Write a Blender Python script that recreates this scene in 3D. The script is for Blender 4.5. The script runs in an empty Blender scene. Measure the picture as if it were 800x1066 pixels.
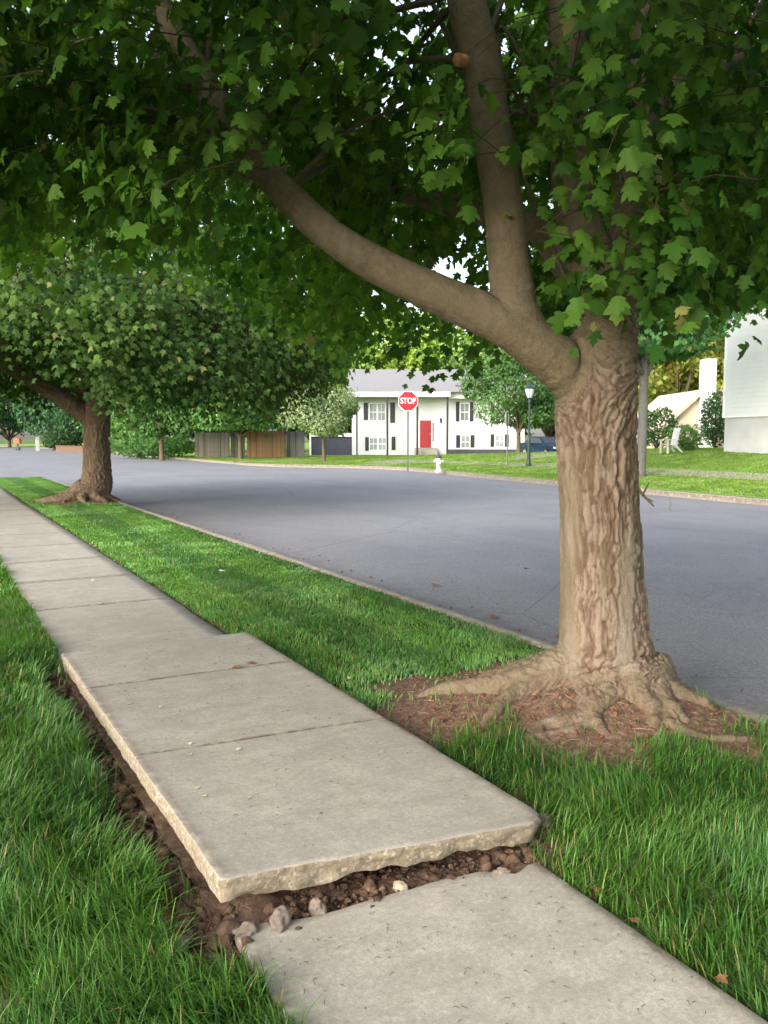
import bpy, bmesh, math, random
import numpy as np
from mathutils import Vector
R = math.radians
rng = np.random.default_rng(7)
random.seed(7)
S = bpy.context.scene
COL = S.collection

# ------------------------------------------------------------------ camera, sky, sun, exposure
F_PX, CX, CY, HOR, VPX, EYE = 860., 400., 533., 455., -80., 1.5
PITCH = math.atan((CY - HOR) / F_PX)
YAW = math.atan((CX - VPX) / math.hypot(F_PX, CY - HOR))      # street runs along +Y, the lens looks 29 deg right of it
cam = bpy.data.cameras.new('camera'); cam_o = bpy.data.objects.new('camera', cam); COL.objects.link(cam_o)
cam.sensor_fit = 'VERTICAL'; cam.sensor_height = 24; cam.lens = F_PX / 1066 * 24
cam.clip_end = 3000; cam.clip_start = 0.05
cam_o.location = (0, 0, EYE); cam_o.rotation_euler = (math.pi/2 - PITCH, 0, -YAW)
S.camera = cam_o
SUN_EL, SUN_AZ = 24., 29.07 + 180 + 42      # azimuth clockwise from +Y of where the sun stands: behind the lens, to its left
w = bpy.data.worlds.new('World'); S.world = w; w.use_nodes = True
nt = w.node_tree
sky = nt.nodes.new('ShaderNodeTexSky'); sky.sky_type = 'NISHITA'; sky.sun_disc = False
sky.sun_elevation = R(SUN_EL); sky.sun_rotation = R(SUN_AZ); sky.dust_density = 3.0; sky.air_density = 1.0; sky.ozone_density = 1.0
hs_ = nt.nodes.new('ShaderNodeHueSaturation'); hs_.inputs['Saturation'].default_value = .55; nt.links.new(sky.outputs[0], hs_.inputs['Color'])      # thin bright haze: a paler sky
nt.links.new(hs_.outputs[0], nt.nodes['Background'].inputs[0]); nt.nodes['Background'].inputs[1].default_value = 0.15
sun = bpy.data.lights.new('sun', 'SUN'); sun_o = bpy.data.objects.new('sun', sun); COL.objects.link(sun_o)
sun.energy = .65; sun.angle = R(60); sun.color = (1, .93, .82)
sd = Vector((math.sin(R(SUN_AZ))*math.cos(R(SUN_EL)), math.cos(R(SUN_AZ))*math.cos(R(SUN_EL)), math.sin(R(SUN_EL))))
sun_o.rotation_euler = (-sd).to_track_quat('-Z', 'Y').to_euler(); sun_o.location = (-10, -10, 20)
S.view_settings.view_transform = 'Standard'; S.view_settings.look = 'None'
S.view_settings.exposure = 1.95; S.view_settings.gamma = 1
S.cycles.max_bounces = 6; S.cycles.diffuse_bounces = 4; S.cycles.glossy_bounces = 2; S.cycles.transmission_bounces = 4
S.cycles.use_denoising = True
S.cycles.caustics_reflective = False; S.cycles.caustics_refractive = False

# ------------------------------------------------------------------ helpers
FH = np.array([math.sin(YAW), math.cos(YAW), 0.]); RT = np.array([math.cos(YAW), -math.sin(YAW), 0.]); ZU = np.array([0, 0, 1.])
FW = FH*math.cos(PITCH) - ZU*math.sin(PITCH); UPV = FH*math.sin(PITCH) + ZU*math.cos(PITCH)
EYEP = np.array([0, 0, EYE])
def at(px, py, d):
    "world point seen at photo pixel (px, py) at horizontal distance d along the view"
    r = FW + RT*(px-CX)/F_PX - UPV*(py-CY)/F_PX
    return EYEP + r*d/np.dot(r, FH)
def lat(px, d): return RT*((px-CX)/F_PX*d/ math.cos(PITCH)*1.0) + FH*d

def _h(i, j, k, s):
    n = (i*374761393 + j*668265263 + k*2147483647 + s*974634777) & 0xffffffff
    n = ((n ^ (n >> 13))*1274126177) & 0xffffffff
    n = ((n ^ (n >> 15))*2246822519) & 0xffffffff
    return ((n ^ (n >> 16)) & 0xffffff)/float(0xffffff)
def vn(p, s=0):
    p = np.asarray(p, float); f = np.floor(p); t = p-f; i = f.astype(np.int64); t = t*t*(3-2*t)
    out = 0
    for a in (0, 1):
        wx = t[..., 0] if a else 1-t[..., 0]
        for b in (0, 1):
            wy = t[..., 1] if b else 1-t[..., 1]
            for c in (0, 1):
                wz = t[..., 2] if c else 1-t[..., 2]
                out = out + wx*wy*wz*_h(i[..., 0]+a, i[..., 1]+b, i[..., 2]+c, s)
    return out
def fbm(p, o=4, s=0):
    p = np.asarray(p, float); a, t, v = .5, 0., 0.
    for k in range(o):
        v = v + a*vn(p*(2**k) + 17.3*k, s+k); t += a; a *= .5
    return v/t
def sst(a, b, x):
    t = np.clip((x-a)/(b-a), 0, 1); return t*t*(3-2*t)
def nrm(v): return v/np.maximum(np.linalg.norm(v, axis=-1, keepdims=True), 1e-9)

def tag(o, label=None, cat=None, group=None, kind=None):
    if label: o['label'] = label
    if cat: o['category'] = cat
    if group: o['group'] = group
    if kind: o['kind'] = kind
    return o
def empty(name, loc, label, cat, group=None, rz=0):
    o = bpy.data.objects.new(name, None); COL.objects.link(o); o.location = loc; o.rotation_euler = (0, 0, rz)
    o.empty_display_size = .2
    return tag(o, label, cat, group)
def mk(name, V, Fs, mats, parent=None, smooth=False, attrs=None, midx=None):
    "one mesh object from numpy arrays; Fs = list of (M,k) index arrays; vertices are given in the parent's space"
    me = bpy.data.meshes.new(name)
    V = np.asarray(V, np.float32); Fs = [np.asarray(f, np.int32) for f in Fs if len(f)]
    me.vertices.add(len(V)); me.vertices.foreach_set('co', V.ravel())
    li = np.concatenate([f.ravel() for f in Fs]); tot = np.concatenate([np.full(len(f), f.shape[1], np.int32) for f in Fs])
    st = np.concatenate([[0], np.cumsum(tot)[:-1]]).astype(np.int32)
    me.loops.add(len(li)); me.loops.foreach_set('vertex_index', li)
    me.polygons.add(len(tot)); me.polygons.foreach_set('loop_start', st); me.polygons.foreach_set('loop_total', tot)
    if smooth: me.polygons.foreach_set('use_smooth', np.ones(len(tot), bool))
    if midx is not None: me.polygons.foreach_set('material_index', np.asarray(midx, np.int32))
    for nm, (dom, typ, data) in (attrs or {}).items():
        a = me.attributes.new(nm, typ, dom)
        data = np.asarray(data, np.float32)
        if typ == 'FLOAT': a.data.foreach_set('value', data.ravel())
        elif typ == 'FLOAT_VECTOR': a.data.foreach_set('vector', data.ravel())
        else: a.data.foreach_set('color', np.concatenate([data, np.ones((len(data), 1), np.float32)], 1).ravel())
    for m in (mats if isinstance(mats, (list, tuple)) else [mats]): me.materials.append(m)
    me.update(calc_edges=True); me.validate()
    o = bpy.data.objects.new(name, me); COL.objects.link(o)
    if parent: o.parent = parent
    return o
class MB:
    "collects boxes, tubes, prisms and lathes into one mesh"
    def __init__(s): s.v = []; s.f = []
    def add(s, v, f):
        b = len(s.v); s.v += [tuple(map(float, q)) for q in v]; s.f += [[i+b for i in q] for q in f]; return s
    def box(s, a, b, bev=0):
        x0, y0, z0 = a; x1, y1, z1 = b
        s.add([(x0,y0,z0),(x1,y0,z0),(x1,y1,z0),(x0,y1,z0),(x0,y0,z1),(x1,y0,z1),(x1,y1,z1),(x0,y1,z1)],
              [(0,3,2,1),(4,5,6,7),(0,1,5,4),(1,2,6,5),(2,3,7,6),(3,0,4,7)]); return s
    def prism(s, pts, axis, lo, hi):
        n = len(pts); v = []
        for h in (lo, hi):
            for (a, b) in pts: v.append({'x': (h, a, b), 'y': (a, h, b), 'z': (a, b, h)}[axis])
        s.add(v, [list(range(n))[::-1], [i+n for i in range(n)]] + [(i, (i+1) % n, (i+1) % n+n, i+n) for i in range(n)]); return s
    def lathe(s, prof, c=(0, 0, 0), n=16):
        v = []; f = []
        for r, z in prof:
            for k in range(n):
                a = 2*math.pi*k/n; v.append((c[0]+r*math.cos(a), c[1]+r*math.sin(a), c[2]+z))
        for j in range(len(prof)-1):
            for k in range(n): f.append((j*n+k, j*n+(k+1) % n, (j+1)*n+(k+1) % n, (j+1)*n+k))
        f.append(list(range(n))[::-1]); f.append([(len(prof)-1)*n+k for k in range(n)])
        s.add(v, f); return s
    def tube(s, pts, rad, n=8):
        v, f = tube_np(pts, rad, n); s.add(v, f); return s
    def build(s, name, mat, parent=None, smooth=False, bevel=0):
        me = bpy.data.meshes.new(name); me.from_pydata(s.v, [], s.f)
        bm = bmesh.new(); bm.from_mesh(me); bmesh.ops.recalc_face_normals(bm, faces=bm.faces)
        if bevel: bmesh.ops.bevel(bm, geom=list(bm.edges), offset=bevel, segments=2, affect='EDGES', clamp_overlap=True)
        bm.to_mesh(me); bm.free()
        if smooth:
            for p in me.polygons: p.use_smooth = True
        me.materials.append(mat)
        o = bpy.data.objects.new(name, me); COL.objects.link(o)
        if parent: o.parent = parent
        return o
def tube_np(pts, rad, n=8):
    pts = np.asarray(pts, float); m = len(pts)
    rad = np.broadcast_to(rad, (m,))
    t = nrm(np.gradient(pts, axis=0)); ref = np.array([0, 0, 1.]) if abs(t[0][2]) < .9 else np.array([1., 0, 0])
    V = []; u = None
    for i in range(m):
        if u is None: u = np.cross(t[i], ref)
        u = u - t[i]*np.dot(u, t[i]); u = u/np.linalg.norm(u); vv = np.cross(t[i], u)
        for k in range(n):
            a = 2*math.pi*k/n; V.append(pts[i] + rad[i]*(math.cos(a)*u + math.sin(a)*vv))
    F = [(i*n+k, i*n+(k+1) % n, (i+1)*n+(k+1) % n, (i+1)*n+k) for i in range(m-1) for k in range(n)]
    F.append(list(range(n))[::-1]); F.append([(m-1)*n+k for k in range(n)])
    return V, F
def curve(pts, n):
    "Catmull-Rom through rows (x,y,z,r)"
    P = np.asarray(pts, float); P = np.vstack([2*P[0]-P[1], P, 2*P[-1]-P[-2]]); out = []
    for i in range(1, len(P)-2):
        for t in np.linspace(0, 1, n, endpoint=False):
            a, b, c, d = P[i-1:i+3]
            out.append(.5*(2*b + (c-a)*t + (2*a-5*b+4*c-d)*t*t + (3*b-a-3*c+d)*t**3))
    out.append(P[-2]); return np.array(out)

# ------------------------------------------------------------------ materials
class NT:
    def __init__(s, name):
        s.m = bpy.data.materials.new(name); s.m.use_nodes = True; s.t = s.m.node_tree; s.t.nodes.clear()
        s.out = s.t.nodes.new('ShaderNodeOutputMaterial')
    def n(s, typ, **kw):
        nd = s.t.nodes.new(typ)
        for k, v in kw.items():
            if hasattr(nd, k): setattr(nd, k, v)
            else: s.inp(nd, k.replace('_', ' '), v)
        return nd
    def inp(s, nd, k, v):
        k = nd.inputs[k] if not isinstance(k, bpy.types.NodeSocket) else k
        if isinstance(v, bpy.types.NodeSocket): s.t.links.new(v, k)
        else:
            if k.type == 'RGBA' and len(v) == 3: v = (*v, 1)
            k.default_value = v
    def coord(s, kind='Object'): return s.n('ShaderNodeTexCoord').outputs[kind]
    def attr(s, nm): return s.n('ShaderNodeAttribute', attribute_name=nm)
    def map(s, v, scale=(1, 1, 1), rot=(0, 0, 0)):
        nd = s.n('ShaderNodeMapping'); s.inp(nd, 'Vector', v); nd.inputs['Scale'].default_value = scale; nd.inputs['Rotation'].default_value = rot
        return nd.outputs[0]
    def noise(s, v, scale, detail=4, rough=.55, dist=0):
        nd = s.n('ShaderNodeTexNoise'); s.inp(nd, 'Vector', v); nd.inputs['Scale'].default_value = scale
        nd.inputs['Detail'].default_value = detail; nd.inputs['Roughness'].default_value = rough; nd.inputs['Distortion'].default_value = dist
        return nd.outputs['Fac']
    def voro(s, v, scale, feature='F1', out='Distance'):
        nd = s.n('ShaderNodeTexVoronoi', feature=feature); s.inp(nd, 'Vector', v); nd.inputs['Scale'].default_value = scale
        return nd.outputs[out]
    def ramp(s, fac, stops):
        nd = s.n('ShaderNodeValToRGB'); s.inp(nd, 'Fac', fac); el = nd.color_ramp.elements
        while len(el) < len(stops): el.new(.5)
        for e, (p, c) in zip(el, stops): e.position = p; e.color = (*c, 1) if hasattr(c, '__len__') else (c, c, c, 1)
        return nd.outputs['Color']
    def mix(s, fac, a, b, mode='MIX'):
        nd = s.n('ShaderNodeMix', data_type='RGBA', blend_type=mode)
        s.inp(nd, nd.inputs['Factor'], fac); s.inp(nd, nd.inputs[6], a); s.inp(nd, nd.inputs[7], b); return nd.outputs[2]
    def math(s, op, a, b=0.):
        nd = s.n('ShaderNodeMath', operation=op); s.inp(nd, nd.inputs[0], a); s.inp(nd, nd.inputs[1], b); return nd.outputs[0]
    def bump(s, h, strength=.3, dist=.01, normal=None):
        nd = s.n('ShaderNodeBump'); s.inp(nd, 'Height', h); nd.inputs['Strength'].default_value = strength; nd.inputs['Distance'].default_value = dist
        if normal: s.inp(nd, 'Normal', normal)
        return nd.outputs[0]
    def pbr(s, color, rough=.8, normal=None, spec=.3, metal=0, **kw):
        p = s.n('ShaderNodeBsdfPrincipled'); s.inp(p, 'Base Color', color); s.inp(p, 'Roughness', rough); s.inp(p, 'Specular IOR Level', spec); s.inp(p, 'Metallic', metal)
        if normal: s.inp(p, 'Normal', normal)
        s.t.links.new(p.outputs[0], s.out.inputs[0]); return s.m
M = {}
def paint(nm, c, rough=.5, var=.12, scale=3., spec=.4, metal=0):
    t = NT(nm); co = t.coord(); f = t.noise(co, scale, 5)
    t.inp(t.out, 'Surface', (0, 0, 0, 0)) if False else None
    cc = t.ramp(f, [(.3, tuple(x*(1-var) for x in c)), (.7, tuple(min(1, x*(1+var)) for x in c))])
    M[nm] = t.pbr(cc, rough, t.bump(t.noise(co, scale*25, 3), .08, .004), spec, metal); return M[nm]
# concrete top
def concrete(nm, base, scale=1.):
    t = NT(nm); co = t.coord()
    big = t.noise(co, 1.1*scale, 6, .6, .3); mid = t.noise(co, 7*scale, 6, .65); fine = t.noise(co, 160, 3, .7)
    c = t.ramp(big, [(.3, tuple(x*.80 for x in base)), (.55, base), (.75, tuple(x*1.12 for x in base))])
    c = t.mix(t.ramp(t.noise(t.map(co, (1, 2.6, 1)), 2.6, 6, .7, .6), [(.5, 0.), (.68, .5)]), c, tuple(x*k for x, k in zip(base, (.56, .52, .46))))
    c = t.mix(t.ramp(mid, [(.42, .42), (.62, 0.)]), c, tuple(x*.60 for x in base))
    c = t.mix(t.ramp(fine, [(.35, .55), (.6, 0.)]), c, tuple(x*.52 for x in base))
    gr = t.noise(co, 48, 5, .75); c = t.mix(t.ramp(gr, [(.36, .5), (.5, 0.)]), c, tuple(x*.55 for x in base)); c = t.mix(t.ramp(gr, [(.56, 0.), (.7, .4)]), c, tuple(x*1.4 for x in base))
    spk = t.voro(co, 55); c = t.mix(t.ramp(spk, [(.05, .5), (.12, 0.)]), c, (.62, .58, .5))
    blot = t.noise(co, 19, 4, .6, .8); c = t.mix(t.ramp(blot, [(.66, 0.), (.76, .75)]), c, (.10, .085, .06))
    d = t.attr('dirt'); dn = t.noise(co, 13, 5, .7)
    df = t.math('MULTIPLY', d.outputs['Fac'], t.ramp(dn, [(.33, 0.), (.55, 1.)]))
    c = t.mix(df, c, (.085, .05, .032))
    b = t.bump(t.math('ADD', t.math('MULTIPLY', fine, .6), mid), .22, .006)
    M[nm] = t.pbr(c, .9, b, .2)
concrete('concrete', (.395, .363, .305)); concrete('kerb_concrete', (.37, .345, .29), 2.)
t = NT('broken_concrete'); co = t.coord()
f1 = t.noise(co, 30, 6, .7); vo = t.voro(co, 95, out='Color'); sep = t.n('ShaderNodeSeparateColor'); t.inp(sep, 'Color', vo)
c = t.ramp(f1, [(.3, (.125, .098, .066)), (.5, (.235, .192, .132)), (.72, (.34, .295, .215))])
c = t.mix(t.ramp(sep.outputs[0], [(.8, 0.), (.84, .45)]), c, (.52, .48, .40))
c = t.mix(t.ramp(sep.outputs[1], [(.85, 0.), (.88, .5)]), c, (.2, .16, .12))
c = t.mix(t.ramp(t.noise(co, 6, 5, .7), [(.4, 0.), (.65, .6)]), c, (.2, .16, .115))
M['broken_concrete'] = t.pbr(c, .95, t.bump(t.math('ADD', f1, t.math('MULTIPLY', t.noise(co, 110, 3, .7), .5)), .6, .012), .15)
# asphalt
t = NT('asphalt'); co = t.coord()
big = t.noise(co, .35, 5, .6, .4); fine = t.noise(co, 90, 4, .75); streak = t.noise(t.map(co, (1.3, .12, 1)), 1., 4)
c = t.ramp(big, [(.3, (.175, .175, .190)), (.7, (.235, .234, .246))])
c = t.mix(t.ramp(streak, [(.45, 0.), (.7, .35)]), c, (.26, .25, .25))
pt = t.noise(co, 1.7, 4, .6, 1.2); c = t.mix(t.ramp(pt, [(.56, 0.), (.66, .35)]), c, (.145, .145, .155)); sp_ = t.voro(co, 7); c = t.mix(t.ramp(sp_, [(.05, .5), (.09, 0.)]), c, (.07, .065, .065))
g2 = t.noise(co, 38, 4, .8); c = t.mix(t.ramp(g2, [(.36, .7), (.5, 0.)]), c, (.085, .085, .092)); c = t.mix(t.ramp(g2, [(.56, 0.), (.7, .6)]), c, (.36, .355, .35)); c = t.mix(t.ramp(fine, [(.35, .6), (.5, 0.)]), c, (.05, .05, .055)); c = t.mix(t.ramp(fine, [(.6, 0.), (.72, .6)]), c, (.3, .29, .28))
edge = t.attr('dirt'); en = t.noise(co, 5, 5, .7); c = t.mix(t.math('MULTIPLY', edge.outputs['Fac'], t.ramp(en, [(.35, 0.), (.62, .85)])), c, (.12, .075, .055))
cr = t.voro(t.mix(.25, co, t.n('ShaderNodeTexNoise', Scale=1.5).outputs['Color'], 'ADD'), .22, 'DISTANCE_TO_EDGE'); c = t.mix(t.ramp(cr, [(.0012, .35), (.003, 0.)]), c, (.03, .03, .03))
M['asphalt'] = t.pbr(c, .82, t.bump(fine, .3, .006), .35)
# soil
def soil(nm, a, b, c3):
    t = NT(nm); co = t.coord()
    f = t.noise(co, 22, 7, .7); g = t.noise(co, 3, 4)
    c = t.ramp(f, [(.3, a), (.52, b), (.72, c3)]); c = t.mix(t.ramp(g, [(.4, 0.), (.7, .5)]), c, tuple(x*1.35 for x in b))
    M[nm] = t.pbr(c, .98, t.bump(f, .8, .03), .1)
soil('soil', (.045, .026, .017), (.125, .077, .052), (.25, .17, .12)); soil('mulch', (.075, .034, .021), (.175, .088, .056), (.31, .2, .14))
# ground under the grass, and far lawns
def turf(nm, a, b, sc=9., dry=(.22, .21, .075)):
    t = NT(nm); co = t.coord(); f = t.noise(co, sc*4, 5, .7); g = t.noise(co, .35, 4, .6, .5)
    c = t.ramp(f, [(.3, a), (.7, b)]); c = t.mix(t.ramp(g, [(.45, 0.), (.75, .55)]), c, dry)
    s = t.attr('soil'); sn = t.noise(co, 7, 5, .7)
    c2 = t.ramp(t.noise(co, 26, 6, .75), [(.3, (.06, .034, .023)), (.5, (.15, .092, .064)), (.72, (.28, .2, .145))])
    c = t.mix(t.ramp(t.math('ADD', s.outputs['Fac'], t.math('MULTIPLY', t.math('SUBTRACT', sn, .5), .5)), [(.35, 0.), (.6, 1.)]), c, c2)
    M[nm] = t.pbr(c, 1, t.bump(f, .8, .03), .1)
turf('turf', (.03, .05, .012), (.065, .11, .022), dry=(.06, .085, .02)); turf('far_turf', (.12, .22, .035), (.20, .33, .055), 3.)
turf('ground_turf', (.05, .1, .02), (.09, .15, .03), 2.)
# leaves and blades carry their own colour
def foliage(nm, trans=.35, rough=.45, spec=.35):
    t = NT(nm); a = t.attr('tint').outputs['Color']
    p = t.n('ShaderNodeBsdfPrincipled'); t.inp(p, 'Base Color', a); t.inp(p, 'Roughness', rough); t.inp(p, 'Specular IOR Level', spec)
    tr = t.n('ShaderNodeBsdfTranslucent'); t.inp(tr, 'Color', t.mix(1., a, (1.25, 1.35, .55), 'MULTIPLY'))
    mx = t.n('ShaderNodeMixShader'); mx.inputs[0].default_value = trans
    t.t.links.new(p.outputs[0], mx.inputs[1]); t.t.links.new(tr.outputs[0], mx.inputs[2]); t.t.links.new(mx.outputs[0], t.out.inputs[0])
    M[nm] = t.m
foliage('leaf', .38, .62, .22); foliage('blade', .3, .42, .35)
# bark
def bark(nm, ridge, furrow, pale, olive):
    t = NT(nm); bc = t.attr('barkco').outputs['Vector']; co = t.coord(); fu = t.attr('furrow').outputs['Fac']; sm = t.attr('smoothness').outputs['Fac']
    gn = t.attr('grain').outputs['Fac']; n1 = t.math('ADD', t.math('MULTIPLY', t.noise(bc, 30, 6, .7, .3), gn), t.math('MULTIPLY', t.noise(co, 26, 6, .7), t.math('SUBTRACT', 1., gn))); n2 = t.noise(bc, 7, 5, .65, .4); n3 = t.noise(co, 120, 3, .7)
    c = t.ramp(t.math('ADD', t.math('MULTIPLY', fu, .72), t.math('MULTIPLY', n1, .4)), [(.22, furrow), (.42, tuple((x+y)/2*1.05 for x, y in zip(furrow, ridge))), (.62, ridge), (.85, tuple(x*1.25 for x in ridge))])
    pl = t.attr('plate').outputs['Fac']; c = t.mix(t.math('MULTIPLY', t.math('POWER', fu, 2.), t.ramp(pl, [(.4, 0.), (.8, .65)])), c, pale); c = t.mix(t.ramp(pl, [(.25, .8), (.45, 0.)]), c, tuple(x*k for x, k in zip(furrow, (2.3, 3.3, 4.0))))
    c = t.mix(t.ramp(n2, [(.5, 0.), (.66, .55)]), c, olive); c = t.mix(t.math('MULTIPLY', t.math('SUBTRACT', 1., gn), t.ramp(t.noise(co, 5, 5, .7), [(.3, .45), (.65, .95)])), c, t.mix(t.ramp(n1, [(.35, 0.), (.65, 1.)]), tuple(x*.72 for x in olive), tuple(x*1.25 for x in olive)))
    c = t.mix(t.math('MULTIPLY', sm, t.ramp(n1, [(.3, .95), (.75, .55)])), c, t.mix(t.ramp(n2, [(.35, 0.), (.6, 1.)]), pale, olive))
    c = t.mix(t.ramp(n3, [(.3, .3), (.55, 0.)]), c, tuple(x*.45 for x in ridge))
    sz = t.n('ShaderNodeSeparateXYZ'); t.inp(sz, 'Vector', co); low = t.math('SUBTRACT', t.math('ADD', .36, t.math('MULTIPLY', t.noise(co, 11, 5, .7), .0)), sz.outputs[2])
    dirt = t.math('MULTIPLY', t.ramp(low, [(.10, 0.), (.26, 1.)]), t.ramp(t.noise(co, 11, 6, .75), [(.42, 0.), (.6, .9)])); c = t.mix(dirt, c, (.12, .075, .05))
    c = t.mix(t.math('MULTIPLY', t.ramp(low, [(.10, 0.), (.26, 1.)]), t.ramp(t.noise(co, 7, 4, .6), [(.6, 0.), (.7, .6)])), c, tuple(x*1.3 for x in pale))
    M[nm] = t.pbr(c, .92, t.bump(t.math('ADD', n1, t.math('MULTIPLY', n3, .5)), .8, .014), .15)
bark('bark', (.172, .128, .092), (.050, .022, .011), (.265, .215, .17), (.145, .118, .07))
bark('far_bark', (.13, .09, .06), (.045, .025, .016), (.22, .17, .125), (.13, .105, .065))
bark('grey_bark', (.12, .105, .09), (.07, .06, .05), (.15, .135, .12), (.11, .1, .085))
# building materials
def siding(nm, c, pitch=.2, var=.05):
    t = NT(nm); co = t.coord(); s = t.n('ShaderNodeSeparateXYZ'); t.inp(s, 'Vector', co)
    fr = t.math('FRACT', t.math('DIVIDE', s.outputs[2], pitch)); n = t.noise(co, 2, 4)
    cc = t.ramp(n, [(.3, tuple(x*(1-var) for x in c)), (.7, c)])
    M[nm] = t.pbr(cc, .6, t.bump(fr, .9, .02), .3)
siding('white_siding', (.70, .71, .71)); siding('tan_siding', (.6, .49, .38)); siding('house_siding', (.60, .61, .62))
paint('white_paint', (.8, .8, .78), .5); paint('black_paint', (.025, .025, .032), .45); paint('red_door', (.30, .028, .034), .4)
paint('dark_foundation', (.05, .05, .058), .8); paint('grey_panel', (.46, .46, .46), .85, .1, 1.2); paint('navy_panel', (.045, .05, .07), .8)
paint('metal_grey', (.36, .37, .38), .4, metal=.6); paint('post_steel', (.12, .125, .13), .5, metal=.3); paint('chair_white', (.5, .5, .49), .6); paint('sign_back', (.42, .47, .46), .45, metal=.4); paint('sign_red', (.55, .012, .02), .4); paint('sign_white', (.85, .85, .85), .4)
paint('hydrant_white', (.62, .6, .57), .5, .2, 9); paint('hydrant_dark', (.06, .055, .06), .5); paint('lamp_green', (.02, .04, .035), .4)
paint('car_blue', (.012, .03, .065), .4, .05, 2, .3); paint('rubber', (.02, .02, .02), .8); paint('chrome', (.6, .6, .62), .25, metal=.8)
paint('orange_red', (.5, .08, .04), .5); paint('dark_bin', (.02, .03, .04), .5); paint('stub_wood', (.42, .2, .085), .9, .3, 40)
paint('stone_grey', (.17, .135, .105), .9, .3, 14); paint('stone_pale', (.29, .235, .175), .9, .25, 20); paint('brown_wall', (.13, .075, .05), .9)
paint('straw', (.27, .185, .11), .9); paint('tan_roof', (.5, .41, .32), .9); paint('car_glass', (.03, .04, .05), .15, spec=.6); paint('dead_leaf', (.2, .085, .04), .8, .3, 30); paint('pale_leaf', (.5, .47, .33), .7, .2, 30); paint('twig_brown', (.065, .045, .03), .9)
t = NT('glass'); co = t.coord(); M['glass'] = t.pbr(t.ramp(t.noise(co, .8, 3), [(.35, (.16, .18, .2)), (.7, (.33, .36, .38))]), .12, None, .6)
t = NT('lamp_glass'); co = t.coord(); M['lamp_glass'] = t.pbr(t.ramp(t.noise(co, 4, 2), [(.3, (.7, .72, .72)), (.7, (.85, .86, .86))]), .2, None, .5)
t = NT('roof_shingle'); co = t.coord(); f = t.noise(t.map(co, (1, 1, 6)), 9, 4, .7); M['roof_shingle'] = t.pbr(t.ramp(f, [(.3, (.17, .17, .175)), (.7, (.25, .25, .255))]), .95, t.bump(f, .5, .02), .15)
def wood(nm, c):
    t = NT(nm); co = t.coord(); s = t.n('ShaderNodeSeparateXYZ'); t.inp(s, 'Vector', co)
    w_ = t.n('ShaderNodeTexWhiteNoise', noise_dimensions='1D'); t.inp(w_, 'W', t.math('FLOOR', t.math('DIVIDE', s.outputs[0], .15)))
    g = t.noise(t.map(co, (12, 12, .8)), 2, 4, .6)
    cc = t.ramp(t.math('ADD', t.math('MULTIPLY', w_.outputs[0], .55), t.math('MULTIPLY', g, .45)), [(.2, tuple(x*.65 for x in c)), (.8, tuple(x*1.25 for x in c))])
    M[nm] = t.pbr(cc, .9, t.bump(g, .4, .01), .15)
wood('grey_wood', (.25, .22, .19)); wood('dark_wood', (.10, .095, .085)); wood('brown_wood', (.22, .125, .07)); wood('purple_wood', (.17, .145, .155))

# ------------------------------------------------------------------ ground, road, kerbs
FAR_KERB = np.array([(17.0, -14), (17.2, 0), (17.9, 12.9), (18.3, 16.6), (18.95, 21), (19.9, 27.5), (20.6, 32.), (20.9, 35.2), (20.7, 37.6), (19.9, 39.6), (18.6, 41.0), (17.3, 42.4), (16.5, 45.3), (16.4, 60), (16.9, 86), (16.6, 116), (13.5, 145), (8, 175), (0, 200)], float)
def kx(y): return np.interp(y, FAR_KERB[:, 1], FAR_KERB[:, 0])
NEAR_X = 4.0
def near_x(y): return np.where(y < 30, 4.0 - .008*np.clip(8-y, 0, 20), 4.0)
gm = MB(); gm.box((-600, -600, -1.6), (600, 900, -.6)); tag(gm.build('ground', M['ground_turf']), kind='structure')
# road: one sheet
ys = np.concatenate([np.arange(-20, 60, .5), np.arange(60, 210, 3.)]); us = np.concatenate([[0, .01, .02, .03, .05, .08], np.linspace(.12, .9, 24), [.94, .96, .98, 1.]])
V = []; D = []
for y in ys:
    x0 = float(near_x(y)) - .05 if y < 33.5 else -30.; x1 = kx(y)+.3
    for u in us:
        x = x0 + (x1-x0)*u; V.append((x, y, -.15 + .05*math.sin(math.pi*min(1, max(0, (x-4)/14))))); D.append(max(math.exp(-(max(x-4, 0))/.5) if y < 33 else 0, math.exp(-max(x1-.3-x, 0)/.25)*.7))
n = len(us); F = [(i*n+k, i*n+k+1, (i+1)*n+k+1, (i+1)*n+k) for i in range(len(ys)-1) for k in range(n-1)]
tag(mk('road', V, [F], M['asphalt'], smooth=True, attrs={'dirt': ('POINT', 'FLOAT', D)}), kind='structure')
def ribbon_kerb(name, pts, side, wd=.16, top=0., bot=-.25, mat='kerb_concrete', skip=None):
    "kerb of rounded section along a polyline; side=+1 road lies on +normal"
    pts = np.asarray(pts, float); tg = nrm(np.gradient(pts, axis=0)); nr = np.stack([tg[:, 1], -tg[:, 0]], 1)*side
    prof = [(0, bot), (0, top), (wd*.75, top+.004), (wd*.95, top-.025), (wd, bot)]; V = []; D = []
    for i, p in enumerate(pts):
        wob = (vn(np.array([p[0]*3, p[1]*3, 5.])) - .5)*.012
        for k, (o, z) in enumerate(prof):
            q = p + nr[i]*(o + (wob if k > 1 else 0)); V.append((q[0], q[1], z + (wob*.7 if z > bot else 0))); D.append(.75 if k in (1, 3) else .15)
    m = len(prof); F = [(i*m+k, i*m+k+1, (i+1)*m+k+1, (i+1)*m+k) for i in range(len(pts)-1) for k in range(m-1)]
    return tag(mk(name, V, [F], M[mat], attrs={'dirt': ('POINT', 'FLOAT', D)}), kind='structure')
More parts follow.
